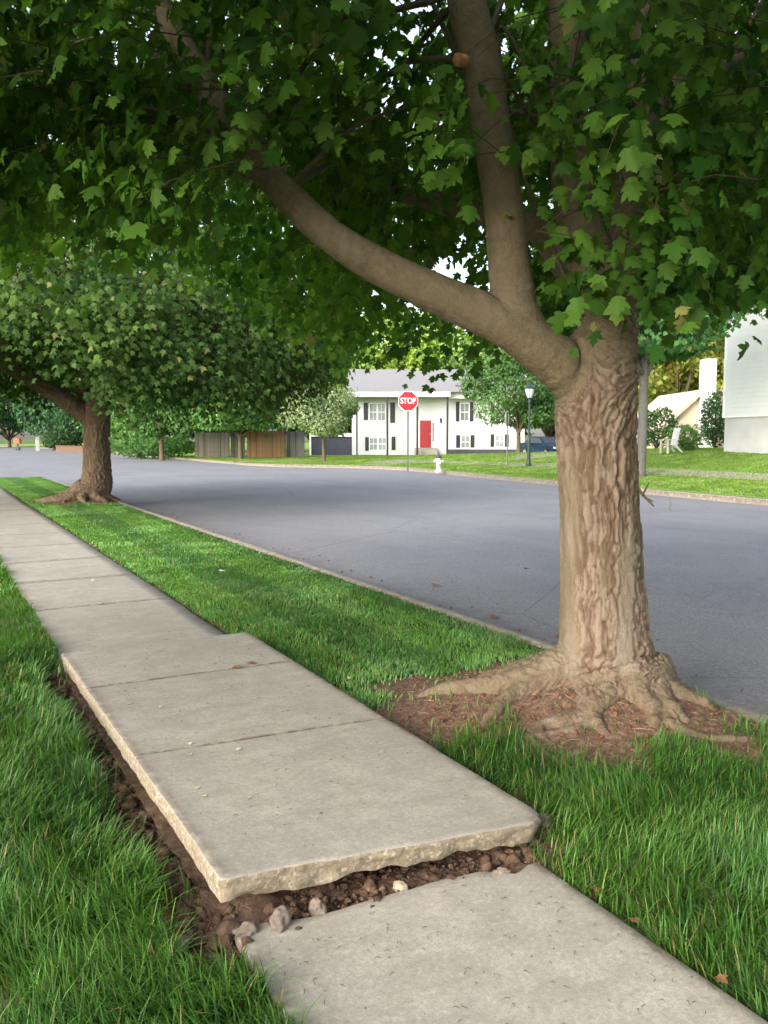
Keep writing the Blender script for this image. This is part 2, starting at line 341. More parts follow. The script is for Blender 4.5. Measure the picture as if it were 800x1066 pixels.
yy = np.arange(-15, 31, .25); nk = [(float(near_x(y)) - .16, y) for y in yy] + [(3.80, 31.3), (3.6, 32.2), (3.2, 33.0), (2.6, 33.6), (1.5, 33.9), (-25, 33.9)]
ribbon_kerb('near_kerb', nk, 1)
fk = FAR_KERB[::1]; tt = np.arange(len(fk)); fk = np.stack([np.interp(np.arange(0, len(fk)-1+.001, .1), tt, fk[:, 0]), np.interp(np.arange(0, len(fk)-1+.001, .1), tt, fk[:, 1])], 1)
ribbon_kerb('far_kerb', fk, -1, wd=.2)

# far lawn heights
def seg_x(y): return kx(y)
def far_z(x, y):
    d = x - seg_x(y)
    right = sst(48, 26, y)           # rises to the houses on the right, level further up the street
    d2 = np.hypot(x, y)
    return .004 + (.95*sst(2.0, 13, d)*right + .35*sst(3, 12, d)*(1-right)*sst(60, 40, y)) + .05*(fbm(np.stack([x*.25, y*.25, x*0], -1), 3) - .5)*sst(1, 4, d)
ys = np.concatenate([np.arange(-14, 62, .7), np.arange(62, 201, 4.)]); us = np.concatenate([[0, .25, .5, 1, 1.5], np.arange(2, 34, .9), [38, 45, 60, 90, 140]])
X = np.array([[kx(y)+u for u in us] for y in ys]); Y = np.repeat(ys[:, None], len(us), 1); Z = far_z(X, Y)
n = len(us); F = [(i*n+k, i*n+k+1, (i+1)*n+k+1, (i+1)*n+k) for i in range(len(ys)-1) for k in range(n-1)]
tag(mk('far_lawn', np.stack([X, Y, Z], -1).reshape(-1, 3), [F], M['far_turf'], smooth=True), kind='structure')
# far pavement across the lawn, its driveway and the kerb ramp
def strip(name, path, wd, dz=.012, mat='kerb_concrete'):
    path = np.asarray(path, float); t_ = np.arange(len(path)); q = np.arange(0, len(path)-1+.001, .05)
    P = np.stack([np.interp(q, t_, path[:, 0]), np.interp(q, t_, path[:, 1])], 1); tg = nrm(np.gradient(P, axis=0)); nr = np.stack([tg[:, 1], -tg[:, 0]], 1)
    V = []; us_ = np.linspace(-.5, .5, 4)
    for i in range(len(P)):
        for u in us_:
            a = P[i] + nr[i]*wd*u; V.append((a[0], a[1], float(far_z(np.array(a[0]), np.array(a[1]))) + dz))
    F = [(i*4+k, i*4+k+1, (i+1)*4+k+1, (i+1)*4+k) for i in range(len(P)-1) for k in range(3)]
    return tag(mk(name, V, [F], M[mat]), kind='structure')
strip('far_pavement', [(22.6, 6), (23.3, 13), (24., 20), (25., 27), (25.8, 33), (25.9, 37), (25., 40), (22.6, 42.5)], 1.35)
strip('kerb_ramp', [(20.6, 38.6), (22.3, 40.2), (24.5, 41.6)], 1.5, .02)
strip('driveway', [(16.7, 100), (24, 103)], 6., .02)
strip('side_driveway', [(16.5, 46.6), (22, 48.5)], 2.6, .02)

# ------------------------------------------------------------------ near side: lawn, verge, soil, pavement
SLAB_Y0, SLAB_Y1 = 2.32, 5.84
T1 = np.array([3.33, 3.36])           # big maple
T2 = np.array([3.38, 20.3])           # second maple
def mound(x, y):
    d = np.hypot((x-T1[0])*1.0, (y-T1[1])*1.0); e = np.hypot((x-T2[0]), (y-T2[1]))
    lobe = np.exp(-(((x-2.75)/.42)**2 + ((y-3.72)/.34)**2))
    return .27*np.exp(-(d/.56)**1.7) + .08*lobe + .16*np.exp(-(e/.7)**2)
def soil_mask(x, y):
    d = np.hypot((x-T1[0])/1.05, (y-T1[1]-.05)/.98); e = np.hypot((x-T2[0]+.15)/1.2, (y-T2[1])/1.0)
    nz = (fbm(np.stack([x*3, y*3, x*0+2], -1), 3)-.5)
    m = sst(1.12, .80, d + nz*.6)
    m = np.maximum(m, sst(1., .75, np.hypot((x-2.6)/.78, (y-3.75)/.62) + nz*.7))
    m = np.maximum(m, sst(1.2, .7, e + nz*.8))
    xe = np.where(y < 2.2, 1.83, np.where(y < 5.7, 1.99, 1.95)); m = np.maximum(m, sst(xe+.11, xe+.02, x + nz*.14)*np.where(y < 32, 1, 0)*.85)           # bare edge beside the slabs
    m = np.maximum(m, .95*sst(3.45, 3.6, x+nz*.25)*sst(4.9, 3.2, y)*sst(2.0, 2.5, y))
    return m
def verge_z(x, y):
    base = .0 + .012*(fbm(np.stack([x*2, y*2, x*0], -1), 3)-.5) - .03*sst(2.06, 1.96, x)
    lumps = .022*(fbm(np.stack([x*9, y*9, x*0+7], -1), 4)-.5)*soil_mask(x, y)
    return base + mound(x, y)*sst(3.84, 3.52, x) + lumps - .012
xs = np.concatenate([np.arange(1.80, 3.842, .04)]); xs[-1] = 3.836; ys = np.concatenate([np.arange(-3, 7, .045), np.arange(7, 34, .2)])
X, Y = np.meshgrid(xs, ys); Z = verge_z(X, Y); n = len(xs)
V = np.stack([X, Y, Z], -1).reshape(-1, 3)
F = [(i*n+k, i*n+k+1, (i+1)*n+k+1, (i+1)*n+k) for i in range(len(ys)-1) for k in range(n-1) if not (ys[i] > 31.0 and xs[k] > 3.3) and ys[i] < 33.6]
tag(mk('verge', V, [F], M['turf'], smooth=True, attrs={'soil': ('POINT', 'FLOAT', soil_mask(V[:, 0], V[:, 1]))}), kind='structure')
def trench(x, y): return sst(.555, .64, x + .15*(fbm(np.stack([x*4, y*4, x*0], -1), 3)-.5))*sst(2.0, 2.35, y)*sst(6.1, 5.4, y)
def lawn_soil(x, y):
    nz = fbm(np.stack([x*2.6, y*2.6, x*0+9], -1), 3)-.5
    m = trench(x, y); m = np.maximum(m, .35*sst(.68, .74, x))
    for (cx_, cy_, r_) in ((.10, 2.33, .17), (.36, 2.42, .14), (-.25, 3.1, .12)): m = np.maximum(m, .8*sst(1., .4, np.hypot(x-cx_, y-cy_)/r_ + nz*.9))
    return m
def lawn_z(x, y):
    return .012*(fbm(np.stack([x*2, y*2, x*0], -1), 3)-.5) - .05*trench(x, y) + (.09*(fbm(np.stack([x*13, y*13, x*0], -1), 4)-.5) + .045*(fbm(np.stack([x*40, y*40, x*0], -1), 3)-.5))*trench(x, y) + .02*sst(0, -6, x) - .008
xs = np.concatenate([[-40, -25, -15, -10, -7, -5, -4, -3, -2.4], np.arange(-2, .5, .045), np.arange(.5, .80, .015)]); ys = np.concatenate([[-15, -8, -4, -2], np.arange(-1, 1.9, .045), np.arange(1.9, 6.2, .02), np.arange(6.2, 7, .045), np.arange(7, 34, .3)])
X, Y = np.meshgrid(xs, ys); Z = lawn_z(X, Y); n = len(xs); V = np.stack([X, Y, Z], -1).reshape(-1, 3)
F = [(i*n+k, i*n+k+1, (i+1)*n+k+1, (i+1)*n+k) for i in range(len(ys)-1) for k in range(n-1)]
tag(mk('lawn', V, [F], M['turf'], smooth=True, attrs={'soil': ('POINT', 'FLOAT', lawn_soil(V[:, 0], V[:, 1]))}), kind='structure')
# bare earth under the lifted slab
xs = np.arange(.725, 2.16, .018); ys = np.concatenate([np.arange(1.95, 2.7, .014), np.arange(2.7, 6.2, .1)]); X, Y = np.meshgrid(xs, ys)
Z = -.035 + .09*(fbm(np.stack([X*9, Y*9, X*0], -1), 5)-.35)*sst(2.05, 2.4, Y)*sst(4, 2.9, Y) + .03*sst(2.25, 2.55, Y)*sst(5.5, 3, Y); n = len(xs)
F = [(i*n+k, i*n+k+1, (i+1)*n+k+1, (i+1)*n+k) for i in range(len(ys)-1) for k in range(n-1)]
tag(mk('soil', np.stack([X, Y, Z], -1).reshape(-1, 3), [F], M['soil'], smooth=True), kind='structure')

def slab_mesh(name, xl, xr, y0, y1, joints, zf, thick=.1, dx=.06, dy=.06, edge_amp=.0, broken=(), mats=None, rag=None):
    "a walk slab: grooved top sheet with a rim of rings going down"
    xs = np.unique(np.round(np.concatenate([np.linspace(xl, xr, max(2, int((xr-xl)/dx)))]), 4))
    ys = list(np.linspace(y0, y1, max(2, int((y1-y0)/dy))))
    for j in joints:
        ys = [q for q in ys if abs(q-j) > .02]; ys += [j-.012, j-.005, j, j+.005, j+.012]
    ys = np.array(sorted(ys)); nx, ny = len(xs), len(ys)
    X, Y = np.meshgrid(xs, ys)
    if rag is not None:
        wgt = sst(.5, 0., np.minimum(Y-y0, y1-Y)); X, Y = rag(X, Y)
    Z = zf(X, Y); D = np.zeros_like(Z)
    for j in joints:
        jd = np.abs(np.repeat(ys[:, None], nx, 1)-j); Z = Z - .007*sst(.011, .003, jd)*(.4+.8*vn(np.stack([X*6, Y*0+j*7, X*0], -1))); D = np.maximum(D, sst(.02, .004, jd))
    dl = np.minimum(np.abs(X-X[:, :1]), np.abs(X-X[:, -1:])); D = np.maximum(D, .5*sst(.07, 0, dl))
    V = [tuple(q) for q in np.stack([X, Y, Z], -1).reshape(-1, 3)]; D = list(D.ravel())
    F = [(i*nx+k, i*nx+k+1, (i+1)*nx+k+1, (i+1)*nx+k) for i in range(ny-1) for k in range(nx-1)]; mi = [0]*len(F)
    # dense perimeter (existing rim verts), then rings
    per = [k for k in range(nx)] + [i*nx+nx-1 for i in range(1, ny)] + [(ny-1)*nx+k for k in range(nx-2, -1, -1)] + [i*nx for i in range(ny-2, 0, -1)]
    P = np.array([V[i] for i in per]); c = P.mean(0)
    out = np.zeros_like(P)
    for a, i in enumerate(per):
        r_, k_ = divmod(i, nx); o = np.array([(-1. if k_ == 0 else 0)+(1. if k_ == nx-1 else 0), (-1. if r_ == 0 else 0)+(1. if r_ == ny-1 else 0), 0]); out[a] = o/max(1e-6, np.linalg.norm(o))
    prev = per; fr = [0.05, .12, .28, .45, .62, .8, 1.] if edge_amp else [.08, 1.]
    for f in fr:
        q = P.copy(); rough_n = fbm(np.stack([P[:, 0]*16, P[:, 1]*16, P[:, 0]*0+f*3.2], -1), 5)-.5; rn2 = fbm(np.stack([P[:, 0]*5, P[:, 1]*5, P[:, 0]*0+3], -1), 3)-.5
        lf_ = np.where(out[:, 0] < -.9, .35, 1.); rough_n = rough_n*lf_; rn2 = rn2*lf_
        q += out*((.007 if f < .1 else .012) + (1. if f > .1 else 0.)*(edge_amp*(rough_n*2.0) - edge_amp*.7*f*f*lf_))[:, None]
        q[:, 2] -= thick*(f + (rn2*.75*f + rough_n*.35*f if edge_amp else 0))
        b = len(V); V += [tuple(a) for a in q]; D += [0.]*len(q); m = len(per); idx = list(range(b, b+m))
        F += [(prev[(k+1) % m], prev[k], idx[k], idx[(k+1) % m]) for k in range(m)]; mi += [1 if f > .1 else 0]*m; prev = idx
    return mk(name, V, [F], mats or [M['concrete'], M['broken_concrete']], smooth=True, attrs={'dirt': ('POINT', 'FLOAT', D)}, midx=mi)
def slab_z(x, y):
    u = np.clip((SLAB_Y1 - y)/(SLAB_Y1-SLAB_Y0), 0, 1); v = np.clip((x-.74)/1.25, 0, 1)
    return u*(.165*(1-v) + .085*v) + (1-u)*(.045*(1-v) + .078*v) + .003*(fbm(np.stack([x*3, y*3, x*0], -1), 3)-.5)
def slab_rag(X, Y):
    near = sst(.6, 0, Y-SLAB_Y0)
    Yn = Y + near*((1-(X-.74)/1.2)*.06 - .035) ; Xn = X
    e = np.exp(-(np.minimum(X-.735, 1.935-X)/.02)); s_ = np.where(X < 1.3, -1, 1)
    wob = .010*(fbm(np.stack([Y*7, X*0, X*0+1], -1), 4)-.5)
    Yn = Yn + near*np.exp(-(Y-SLAB_Y0)/.03)*.028*(fbm(np.stack([X*8, X*0, X*0+4], -1), 4)-.5)
    # worn right-hand corner
    cr = np.exp(-(np.hypot(X-1.935, Y-SLAB_Y0)/.05)**2); Yn = Yn + cr*.03; Xn = Xn - cr*.035 + e*s_*wob
    far = np.clip((Y-SLAB_Y0)/(SLAB_Y1-SLAB_Y0), 0, 1); Xn = Xn + .025*far + .035*(X-.735)/1.2*(1+.5*far); Yn = Yn - .16*sst(.6, 1., far)*np.clip((X-.735)/1.2, 0, 1)
    return Xn, Yn
o = slab_mesh('raised_slab', .735, 1.935, SLAB_Y0, SLAB_Y1, [3.57, 4.83], slab_z, .070, .02, .02, .016, rag=slab_rag)
tag(o, 'tilted concrete pavement slab lifted by the roots, its broken tan edge standing above the soil', 'concrete slab')
def near_rag(X, Y):
    f = sst(.5, 0, 2.30-Y); e = np.exp(-(2.30-Y)/.03)
    return X + .0*X, Y + f*(-.10*(X-.76)/1.08) + e*.07*(fbm(np.stack([X*5, X*0, X*0+8], -1), 4)-.5) + .0*X - e*.05*np.exp(-((X-1.72)/.06)**2)
o = slab_mesh('level_slab', .765, 1.83, -2.2, 2.30, [-.3, 1.02 - 1.2], lambda x, y: .004 + .003*(fbm(np.stack([x*3, y*3, x*0], -1), 3)-.5), .09, .035, .04, .008, rag=near_rag)
tag(o, 'flat weathered grey concrete slab in the foreground with a ragged far edge', 'concrete slab')
js = [6.05 + 1.55*k for k in range(1, 18)]
tag(slab_mesh('pavement', .75, 1.95, SLAB_Y1-.20, 33.9, js, lambda x, y: .006 + .012*(vn(np.stack([x*0, np.floor((y-SLAB_Y1)/1.23)*3.7, x*0], -1))-.5) + .002*(fbm(np.stack([x*3, y*3, x*0], -1), 3)-.5), .09, .12, .12), kind='structure')

# ------------------------------------------------------------------ grass
def blades(name, P, L, W, colr, lean=.55, seg=3, jitter=.25):
    n = len(P); a = rng.uniform(0, 2*math.pi, n); d = np.stack([np.cos(a), np.sin(a), np.zeros(n)], 1)
    flow = fbm(np.stack([P[:, 0]*1.6, P[:, 1]*1.6, P[:, 0]*0+3], -1), 3)*9
    d = nrm(d + .9*np.stack([np.cos(flow), np.sin(flow), flow*0], 1)); side = np.stack([-d[:, 1], d[:, 0], d[:, 2]*0], 1)
    L = L*rng.uniform(.55, 1.25, n); ln = lean*rng.uniform(.2, 1.5, n); V = []
    ts = np.linspace(0, 1, seg+1)
    for t_ in ts[:-1]:
        c = P + d*(L*ln*t_**1.8)[:, None] + ZU*(L*(t_ - .28*ln*t_*t_))[:, None]
        wv = side*(W*(1-.75*t_**1.5)*.5)[:, None]; V += [c-wv, c+wv]
    V.append(P + d*(L*ln)[:, None] + ZU*(L*(1-.28*ln))[:, None])
    V = np.stack(V, 1); k = V.shape[1]; base = np.arange(n)[:, None]*k
    qf = np.concatenate([base + np.array([2*i, 2*i+1, 2*i+3, 2*i+2]) for i in range(seg-1)]) if seg > 1 else np.zeros((0, 4), int)
    tf = base + np.array([k-3, k-2, k-1])
    cf = np.concatenate([colr]*(seg-1) + [colr]) if seg > 1 else colr
    return tag(mk(name, V.reshape(-1, 3), [qf, tf], M['blade'], attrs={'tint': ('FACE', 'FLOAT_COLOR', cf)}), kind='stuff')
def gcol(P, a=(.042, .124, .022), b=(.112, .24, .038), dry=.04):
    n = len(P); f = np.clip(fbm(np.stack([P[:, 0]*1.7, P[:, 1]*1.7, P[:, 0]*0], -1), 3)*1.5-.25 + rng.normal(0, .25, n), 0, 1)[:, None]
    c = np.array(a)*(1-f) + np.array(b)*f
    c *= rng.uniform(.7, 1.25, (n, 1)); c[:, 2] *= rng.uniform(.7, 1.5, n)
    k = rng.random(n) < dry*(1+1.6*(fbm(P*np.array([2.3, 2.3, 0])+40, 2) > .56)); c[k] = np.array([.26, .21, .09])*rng.uniform(.6, 1.2, (k.sum(), 1)); return c
def scatter(x0, x1, y0, y1, dens, keep):
    n = int((x1-x0)*(y1-y0)*dens); x = rng.uniform(x0, x1, n); y = rng.uniform(y0, y1, n); k = rng.random(n) < keep(x, y); return x[k], y[k]
def in_view(x, y, mg=.12):
    p = np.stack([x, y, x*0], -1); d = p@FH; l = p@RT; return (d > .6) & (np.abs(l) < (400/860.+mg)*d + .25)
def clump(x, y, s=0): return .35 + .65*sst(.36, .55, fbm(np.stack([x*9, y*9, x*0+s], -1), 2))
def lawn_patch(x0, x1, y0, y1, dens, keep, zf):
    x, y = scatter(x0, x1, y0, y1, dens, lambda x, y: keep(x, y)*in_view(x, y)*clump(x, y)); return np.stack([x, y, zf(x, y)], 1)
lk = lambda x, y: 1 - lawn_soil(x, y)*.97
A = lawn_patch(-2.5, .76, 1.2, 4.2, 15000, lk, lawn_z); Bq = lawn_patch(-4, .76, 4.2, 8, 8000, lk, lawn_z); Cq = lawn_patch(-6, .76, 8, 20, 2500, lk, lawn_z)
Lh = lambda P, a, b: a + (b-a)*fbm(P*np.array([1.3, 1.3, 0])+5, 3)
P = np.vstack([A, Bq, Cq]); d = np.hypot(P[:, 0], P[:, 1])
L = np.where(d < 4.5, Lh(P, .055, .175), Lh(P, .05, .12)); W = np.where(d < 4.4, .0055, np.where(d < 8.5, .008, .016))
blades('lawn_grass', P, L, W, gcol(P), .75)
vk = lambda x, y: (1 - soil_mask(x, y)*.985)*sst(3.83, 3.74, x + .08*(fbm(np.stack([x*5, y*5, x*0], -1), 2)-.5))
A = lawn_patch(1.83, 3.82, .7, 4.3, 15000, vk, verge_z); Bq = lawn_patch(1.93, 3.82, 4.3, 9.5, 9000, vk, verge_z); Cq = lawn_patch(1.93, 3.82, 9.5, 33.5, 3500, vk, verge_z)
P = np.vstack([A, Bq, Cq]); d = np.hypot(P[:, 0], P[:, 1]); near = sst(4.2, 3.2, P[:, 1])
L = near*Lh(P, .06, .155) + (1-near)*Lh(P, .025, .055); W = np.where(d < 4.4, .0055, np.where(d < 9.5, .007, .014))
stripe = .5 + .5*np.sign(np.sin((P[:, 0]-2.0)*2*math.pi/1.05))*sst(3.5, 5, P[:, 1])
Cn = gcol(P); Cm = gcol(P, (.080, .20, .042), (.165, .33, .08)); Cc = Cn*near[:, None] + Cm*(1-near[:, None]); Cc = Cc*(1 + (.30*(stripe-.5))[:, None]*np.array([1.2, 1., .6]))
blades('verge_grass', P, L, W, Cc, .7)
# far lawn
x, y = scatter(16, 48, 8, 60, 260, lambda x, y: ((x > kx(y)+.3) & in_view(x, y, .02))*1.); P = np.stack([x, y, far_z(x, y)], 1)
blades('far_lawn_grass', P, np.full(len(P), .055), np.full(len(P), .03), gcol(P, (.12, .22, .035), (.22, .34, .06), .05), .8, 2)

# ------------------------------------------------------------------ trees
def half(pts):
    m = [(0, 0)] + pts + [(0, 1)]; k = len(pts)
    T = [(0, 0), (0, 1)] + pts + [(-x, y) for x, y in pts]
    T = np.array([(x, y, -.30*abs(x) - .22*max(0, y)**2) for x, y in T])
    return T, [np.array([[0] + list(range(2, 2+k)) + [1], [1] + list(range(2+2*k-1, 1+k, -1)) + [0]])]
LEAF_A = half([(.16, -.09), (.40, .0), (.33, .17), (.52, .28), (.64, .50), (.42, .54), (.26, .50), (.34, .72), (.17, .78)])
LEAF_B = half([(.38, .0), (.34, .2), (.62, .48), (.27, .52)])
LEAF_C = half([(.42, .4)])
def leaves(name, P, d, nn, s, col, parent, shape, mat='leaf'):
    T, Ft = shape; d = nrm(d); nn = nrm(nn - d*np.sum(nn*d, 1, keepdims=True)); sd_ = np.cross(d, nn)
    V = P[:, None] + s[:, None, None]*(T[None, :, 0, None]*sd_[:, None] + T[None, :, 1, None]*d[:, None] + T[None, :, 2, None]*nn[:, None])
    cu_ = rng.uniform(-.2, .75, len(P)); V = V - (s*cu_*.45)[:, None, None]*(T[None, :, 1, None]**2)*nn[:, None] - (s*rng.uniform(-.3, .6, len(P)))[:, None, None]*np.abs(T[None, :, 0, None])**1.6*nn[:, None]
    k = len(T); base = (np.arange(len(P))*k)[:, None, None]; F = (base + Ft[0][None]).reshape(-1, Ft[0].shape[1])
    return mk(name, V.reshape(-1, 3), [F], M[mat], parent, attrs={'tint': ('FACE', 'FLOAT_COLOR', np.repeat(col, len(Ft[0]), 0))})
def rv(n): return nrm(rng.normal(0, 1, (n, 3)))
def sprays(C, axis, per, L, spread, size, droop=.8, face=None):
    "leaf positions along many twigs; C (n,3) twig starts"
    n = len(C); per = np.maximum(1, rng.poisson(per, n)); idx = np.repeat(np.arange(n), per); m = len(idx)
    t_ = rng.random(m)**.8; P = C[idx] + axis[idx]*(t_*L)[:, None] - ZU*(t_*t_*L*.35)[:, None] + rng.normal(0, spread, (m, 3))
    out = axis[idx]*np.array([1, 1, 0])
    d = .55*out - ZU*droop + .55*rv(m)
    nn = .7*out + .55*ZU + .55*rv(m)
    if face is not None: nn = nn + face[idx]
    return P, d, nn, size*rng.uniform(.6, 1.2, m), idx
def lcol(P, a, b, pale=.03, sc=.9):
    n = len(P); f = np.clip(fbm(P*sc, 3)*1.6-.3 + rng.normal(0, .2, n), 0, 1)[:, None]; c = np.array(a)*(1-f)+np.array(b)*f; c *= rng.uniform(.75, 1.25, (n, 1))
    k = rng.random(n) < pale; c[k] = np.array([.22, .225, .075])*rng.uniform(.7, 1.2, (k.sum(), 1)); return c
def worley(p, s=0):
    p = np.asarray(p, float); f = np.floor(p).astype(np.int64); d1 = np.full(len(p), 9.); d2 = np.full(len(p), 9.); cid = np.zeros(len(p))
    for a in (-1, 0, 1):
        for b in (-1, 0, 1):
            for c in (-1, 0, 1):
                i, j, k = f[:, 0]+a, f[:, 1]+b, f[:, 2]+c
                q = np.stack([i+_h(i, j, k, s), j+_h(i, j, k, s+1), k+_h(i, j, k, s+2)], 1); d = np.linalg.norm(q-p, axis=1); h_ = _h(i, j, k, s+3)
                cid = np.where(d < d1, h_, cid); d2 = np.minimum(d2, np.maximum(d, d1)); d1 = np.minimum(d1, d)
    return d1, d2-d1, cid
def woody(name, chains, parent, mat, voxel, amp, smooth_it=6, rough_fn=None, freq=19.):
    "union of tapered tubes, remeshed to one skin, with bark relief pushed into it along the grain"
    vs, fs = [], []; segs = []
    for ch in chains:
        c = curve(ch, 8); v, f = tube_np(c[:, :3], c[:, 3], 20); b = len(vs); vs += [tuple(q) for q in v]; fs += [[i+b for i in q] for q in f]
        segs.append(np.hstack([c[:-1, :3], np.diff(c[:, :3], axis=0), c[:-1, 3:4]]))
    me = bpy.data.meshes.new('tmp'); me.from_pydata(vs, [], fs); ob = bpy.data.objects.new('tmp', me); COL.objects.link(ob)
    r_ = ob.modifiers.new('r', 'REMESH'); r_.mode = 'VOXEL'; r_.voxel_size = voxel
    s_ = ob.modifiers.new('s', 'SMOOTH'); s_.iterations = smooth_it; s_.factor = .5
    dg = bpy.context.evaluated_depsgraph_get(); ev = ob.evaluated_get(dg); m2 = bpy.data.meshes.new_from_object(ev)
    bpy.data.objects.remove(ob); bpy.data.meshes.remove(me)
    n = len(m2.vertices); co = np.empty(n*3, np.float32); m2.vertices.foreach_get('co', co); co = co.reshape(-1, 3).astype(float)
    no = np.empty(n*3, np.float32); m2.vertices.foreach_get('normal', no); no = no.reshape(-1, 3).astype(float)
    sg = np.vstack(segs); tg = np.zeros_like(co); wsum = np.zeros(n); rad = np.zeros(n)
    for q in sg:
        L2 = max(q[3:6]@q[3:6], 1e-9); t_ = np.clip(((co-q[:3])@q[3:6])/L2, 0, 1); dd = np.linalg.norm(co-(q[:3]+t_[:, None]*q[3:6]), axis=1)/max(q[6], .02)
        w_ = 1/(dd+.15)**6; tg += w_[:, None]*(q[3:6]/math.sqrt(L2))[None]; wsum += w_; rad += w_*q[6]
    tg = nrm(tg); rad /= wsum
    al = np.sum(co*tg, 1, keepdims=True); bc = co - tg*al*.865
    rough, smo = rough_fn(co, rad)
    wr = bc + .03*(np.stack([fbm(co*7, 3, 1), fbm(co*7, 3, 2), fbm(co*7, 3, 3)], -1)-.5)*2
    wf = worley(wr*freq, 3); wg = worley(wr*freq*2.3, 9)
    fur = np.clip(.7*sst(.01, .26, wf[1]) + .3*sst(0, .22, wg[1]), 0, 1)          # 0 in a furrow, 1 on a ridge
    plate = .6*wf[2] + .4*wg[2]
    amp = amp*np.clip(rad/.17, .28, 1)
    disp = amp*rough*(fur-.6 + .9*(plate-.5)) + amp*.6*rough*(fbm(co*22, 4, 31)-.5) + amp*.12*(fbm(co*16, 3, 35)-.5) + .030*sst(.36, .2, co[:, 2])*(fbm(bc*13, 4, 51)-.5)*np.clip(rad/.1, .3, 1) + .035*(rad/.25)*(fbm(bc*5., 2, 41)-.5)
    co = co + no*disp[:, None]; m2.vertices.foreach_set('co', co.astype(np.float32).ravel())
    for nm, typ, data in (('barkco', 'FLOAT_VECTOR', bc), ('furrow', 'FLOAT', (.25*plate+.75*fur)*rough + (1-rough)*.72), ('smoothness', 'FLOAT', smo), ('plate', 'FLOAT', .5 + (plate-.5)*np.clip(rough*1.3-.25, 0, 1)), ('grain', 'FLOAT', np.clip(rough*1.6-.5, 0, 1))):
        a = m2.attributes.new(nm, typ, 'POINT'); a.data.foreach_set('vector' if typ == 'FLOAT_VECTOR' else 'value', data.astype(np.float32).ravel())
    for p in m2.polygons: p.use_smooth = True
    m2.materials.clear(); m2.materials.append(mat); m2.name = name; m2.update()
    o = bpy.data.objects.new(name, m2); COL.objects.link(o); o.parent = parent; return o
def rel(p, o): return np.asarray(p, float) - np.asarray(o, float)

# ---- the big maple
T1Z = .15; base1 = np.array([T1[0], T1[1], 0.])
def w1(px, py, d, r): return np.append(at(px, py, d) - base1, r)
D0 = T1@FH[:2]
chains = [
    [(0, 0, -.05, .36), (-.02, 0, .17, .36), w1(631, 688, D0, .272), w1(628, 640, D0, 0.237), w1(626, 560, D0, 0.218), w1(623, 480, D0, 0.212), w1(621, 420, D0, 0.216), w1(625, 375, D0+.02, 0.193), w1(632, 330, D0+.12, 0.155), w1(618, 280, D0+.2, 0.132), w1(600, 220, D0+.3, 0.122), w1(592, 130, D0+.4, 0.113), w1(590, 20, D0+.5, 0.103), w1(580, -150, D0+.6, 0.085)],
    [w1(618, 430, D0, 0.120), w1(592, 388, D0-.04, 0.132), w1(555, 357, D0-.1, 0.126), w1(515, 332, D0-.14, 0.113), w1(460, 308, D0-.18, 0.102), w1(400, 280, D0-.2, 0.092), w1(345, 246, D0-.22, 0.084), w1(296, 200, D0-.2, 0.078), w1(255, 150, D0-.1, 0.072), w1(215, 85, D0, 0.064), w1(165, 0, D0+.1, 0.060), w1(130, -110, D0+.2, 0.048)],
    [w1(566, 366, D0-.06, 0.108), w1(540, 330, D0-.1, 0.117), w1(531, 285, D0-.12, 0.110), w1(524, 215, D0-.14, 0.101), w1(512, 135, D0-.16, 0.097), w1(500, 60, D0-.16, 0.101), w1(484, -10, D0-.14, 0.095), w1(465, -160, D0-.1, 0.072)],
    [w1(625, 330, D0+.15, .1), w1(560, 240, D0+.5, .075), w1(500, 222, D0+.8, .068), w1(430, 205, D0+1.2, .06), w1(330, 175, D0+1.8, .045)],
    [w1(640, 340, D0+.15, .12), w1(648, 260, D0+.35, .1), w1(655, 170, D0+.5, .085), w1(668, 60, D0+.7, .07), w1(680, -80, D0+.9, .05)],
    [w1(648, 200, D0+.5, .07), w1(690, 100, D0+.6, .055), w1(760, 65, D0+.8, .045), w1(850, 30, D0+1., .03)],
]
# roots running out over the mound
def gz(x, y): return float(verge_z(np.array(x), np.array(y)))
def root(a0, l, r0, wig=.15, lift=.3, r1=.02):
    pts = []; n_ = 7
    for i in range(n_):
        t_ = i/(n_-1); a = a0 + wig*math.sin(t_*5+a0*7); dd = .20 + l*t_; x, y = T1[0]+dd*math.cos(a), T1[1]+dd*math.sin(a); r = r0*(1-t_)**.9 + r1*t_
        pts.append((x-T1[0], y-T1[1], gz(min(x, 3.83), y) + r*lift - (.05 if i == n_-1 else 0) + (.03 if i == 0 else 0), r))
    return pts
for (a0, l, r0, wg, lf) in ((155, .95, .16, .12, .1), (176, .75, .12, .1, .2), (200, .62, .085, .2, .3), (222, .5, .11, .12, .35), (246, .42, .13, .1, .35), (268, .40, .135, .08, .35), (288, .40, .10, .1, .3), (305, .55, .05, .25, .3), (140, .6, .12, .15, .1), (120, .5, .12, .1, .2), (60, .3, .14, .1, .2), (20, .28, .14, .1, .2), (-20, .3, .12, .1, .2)):
    chains.append(root(R(a0), l, r0*.8, wg, -.15))
for k in range(9):                         # thin surface roots
    chains.append(root(R(rng.uniform(135, 310)), rng.uniform(.45, .95), rng.uniform(.022, .042), rng.uniform(.15, .5), .1, .010))
big = empty('maple_tree', (*base1[:2], 0), 'big maple with thick furrowed trunk and exposed roots beside the lifted slab', 'tree')
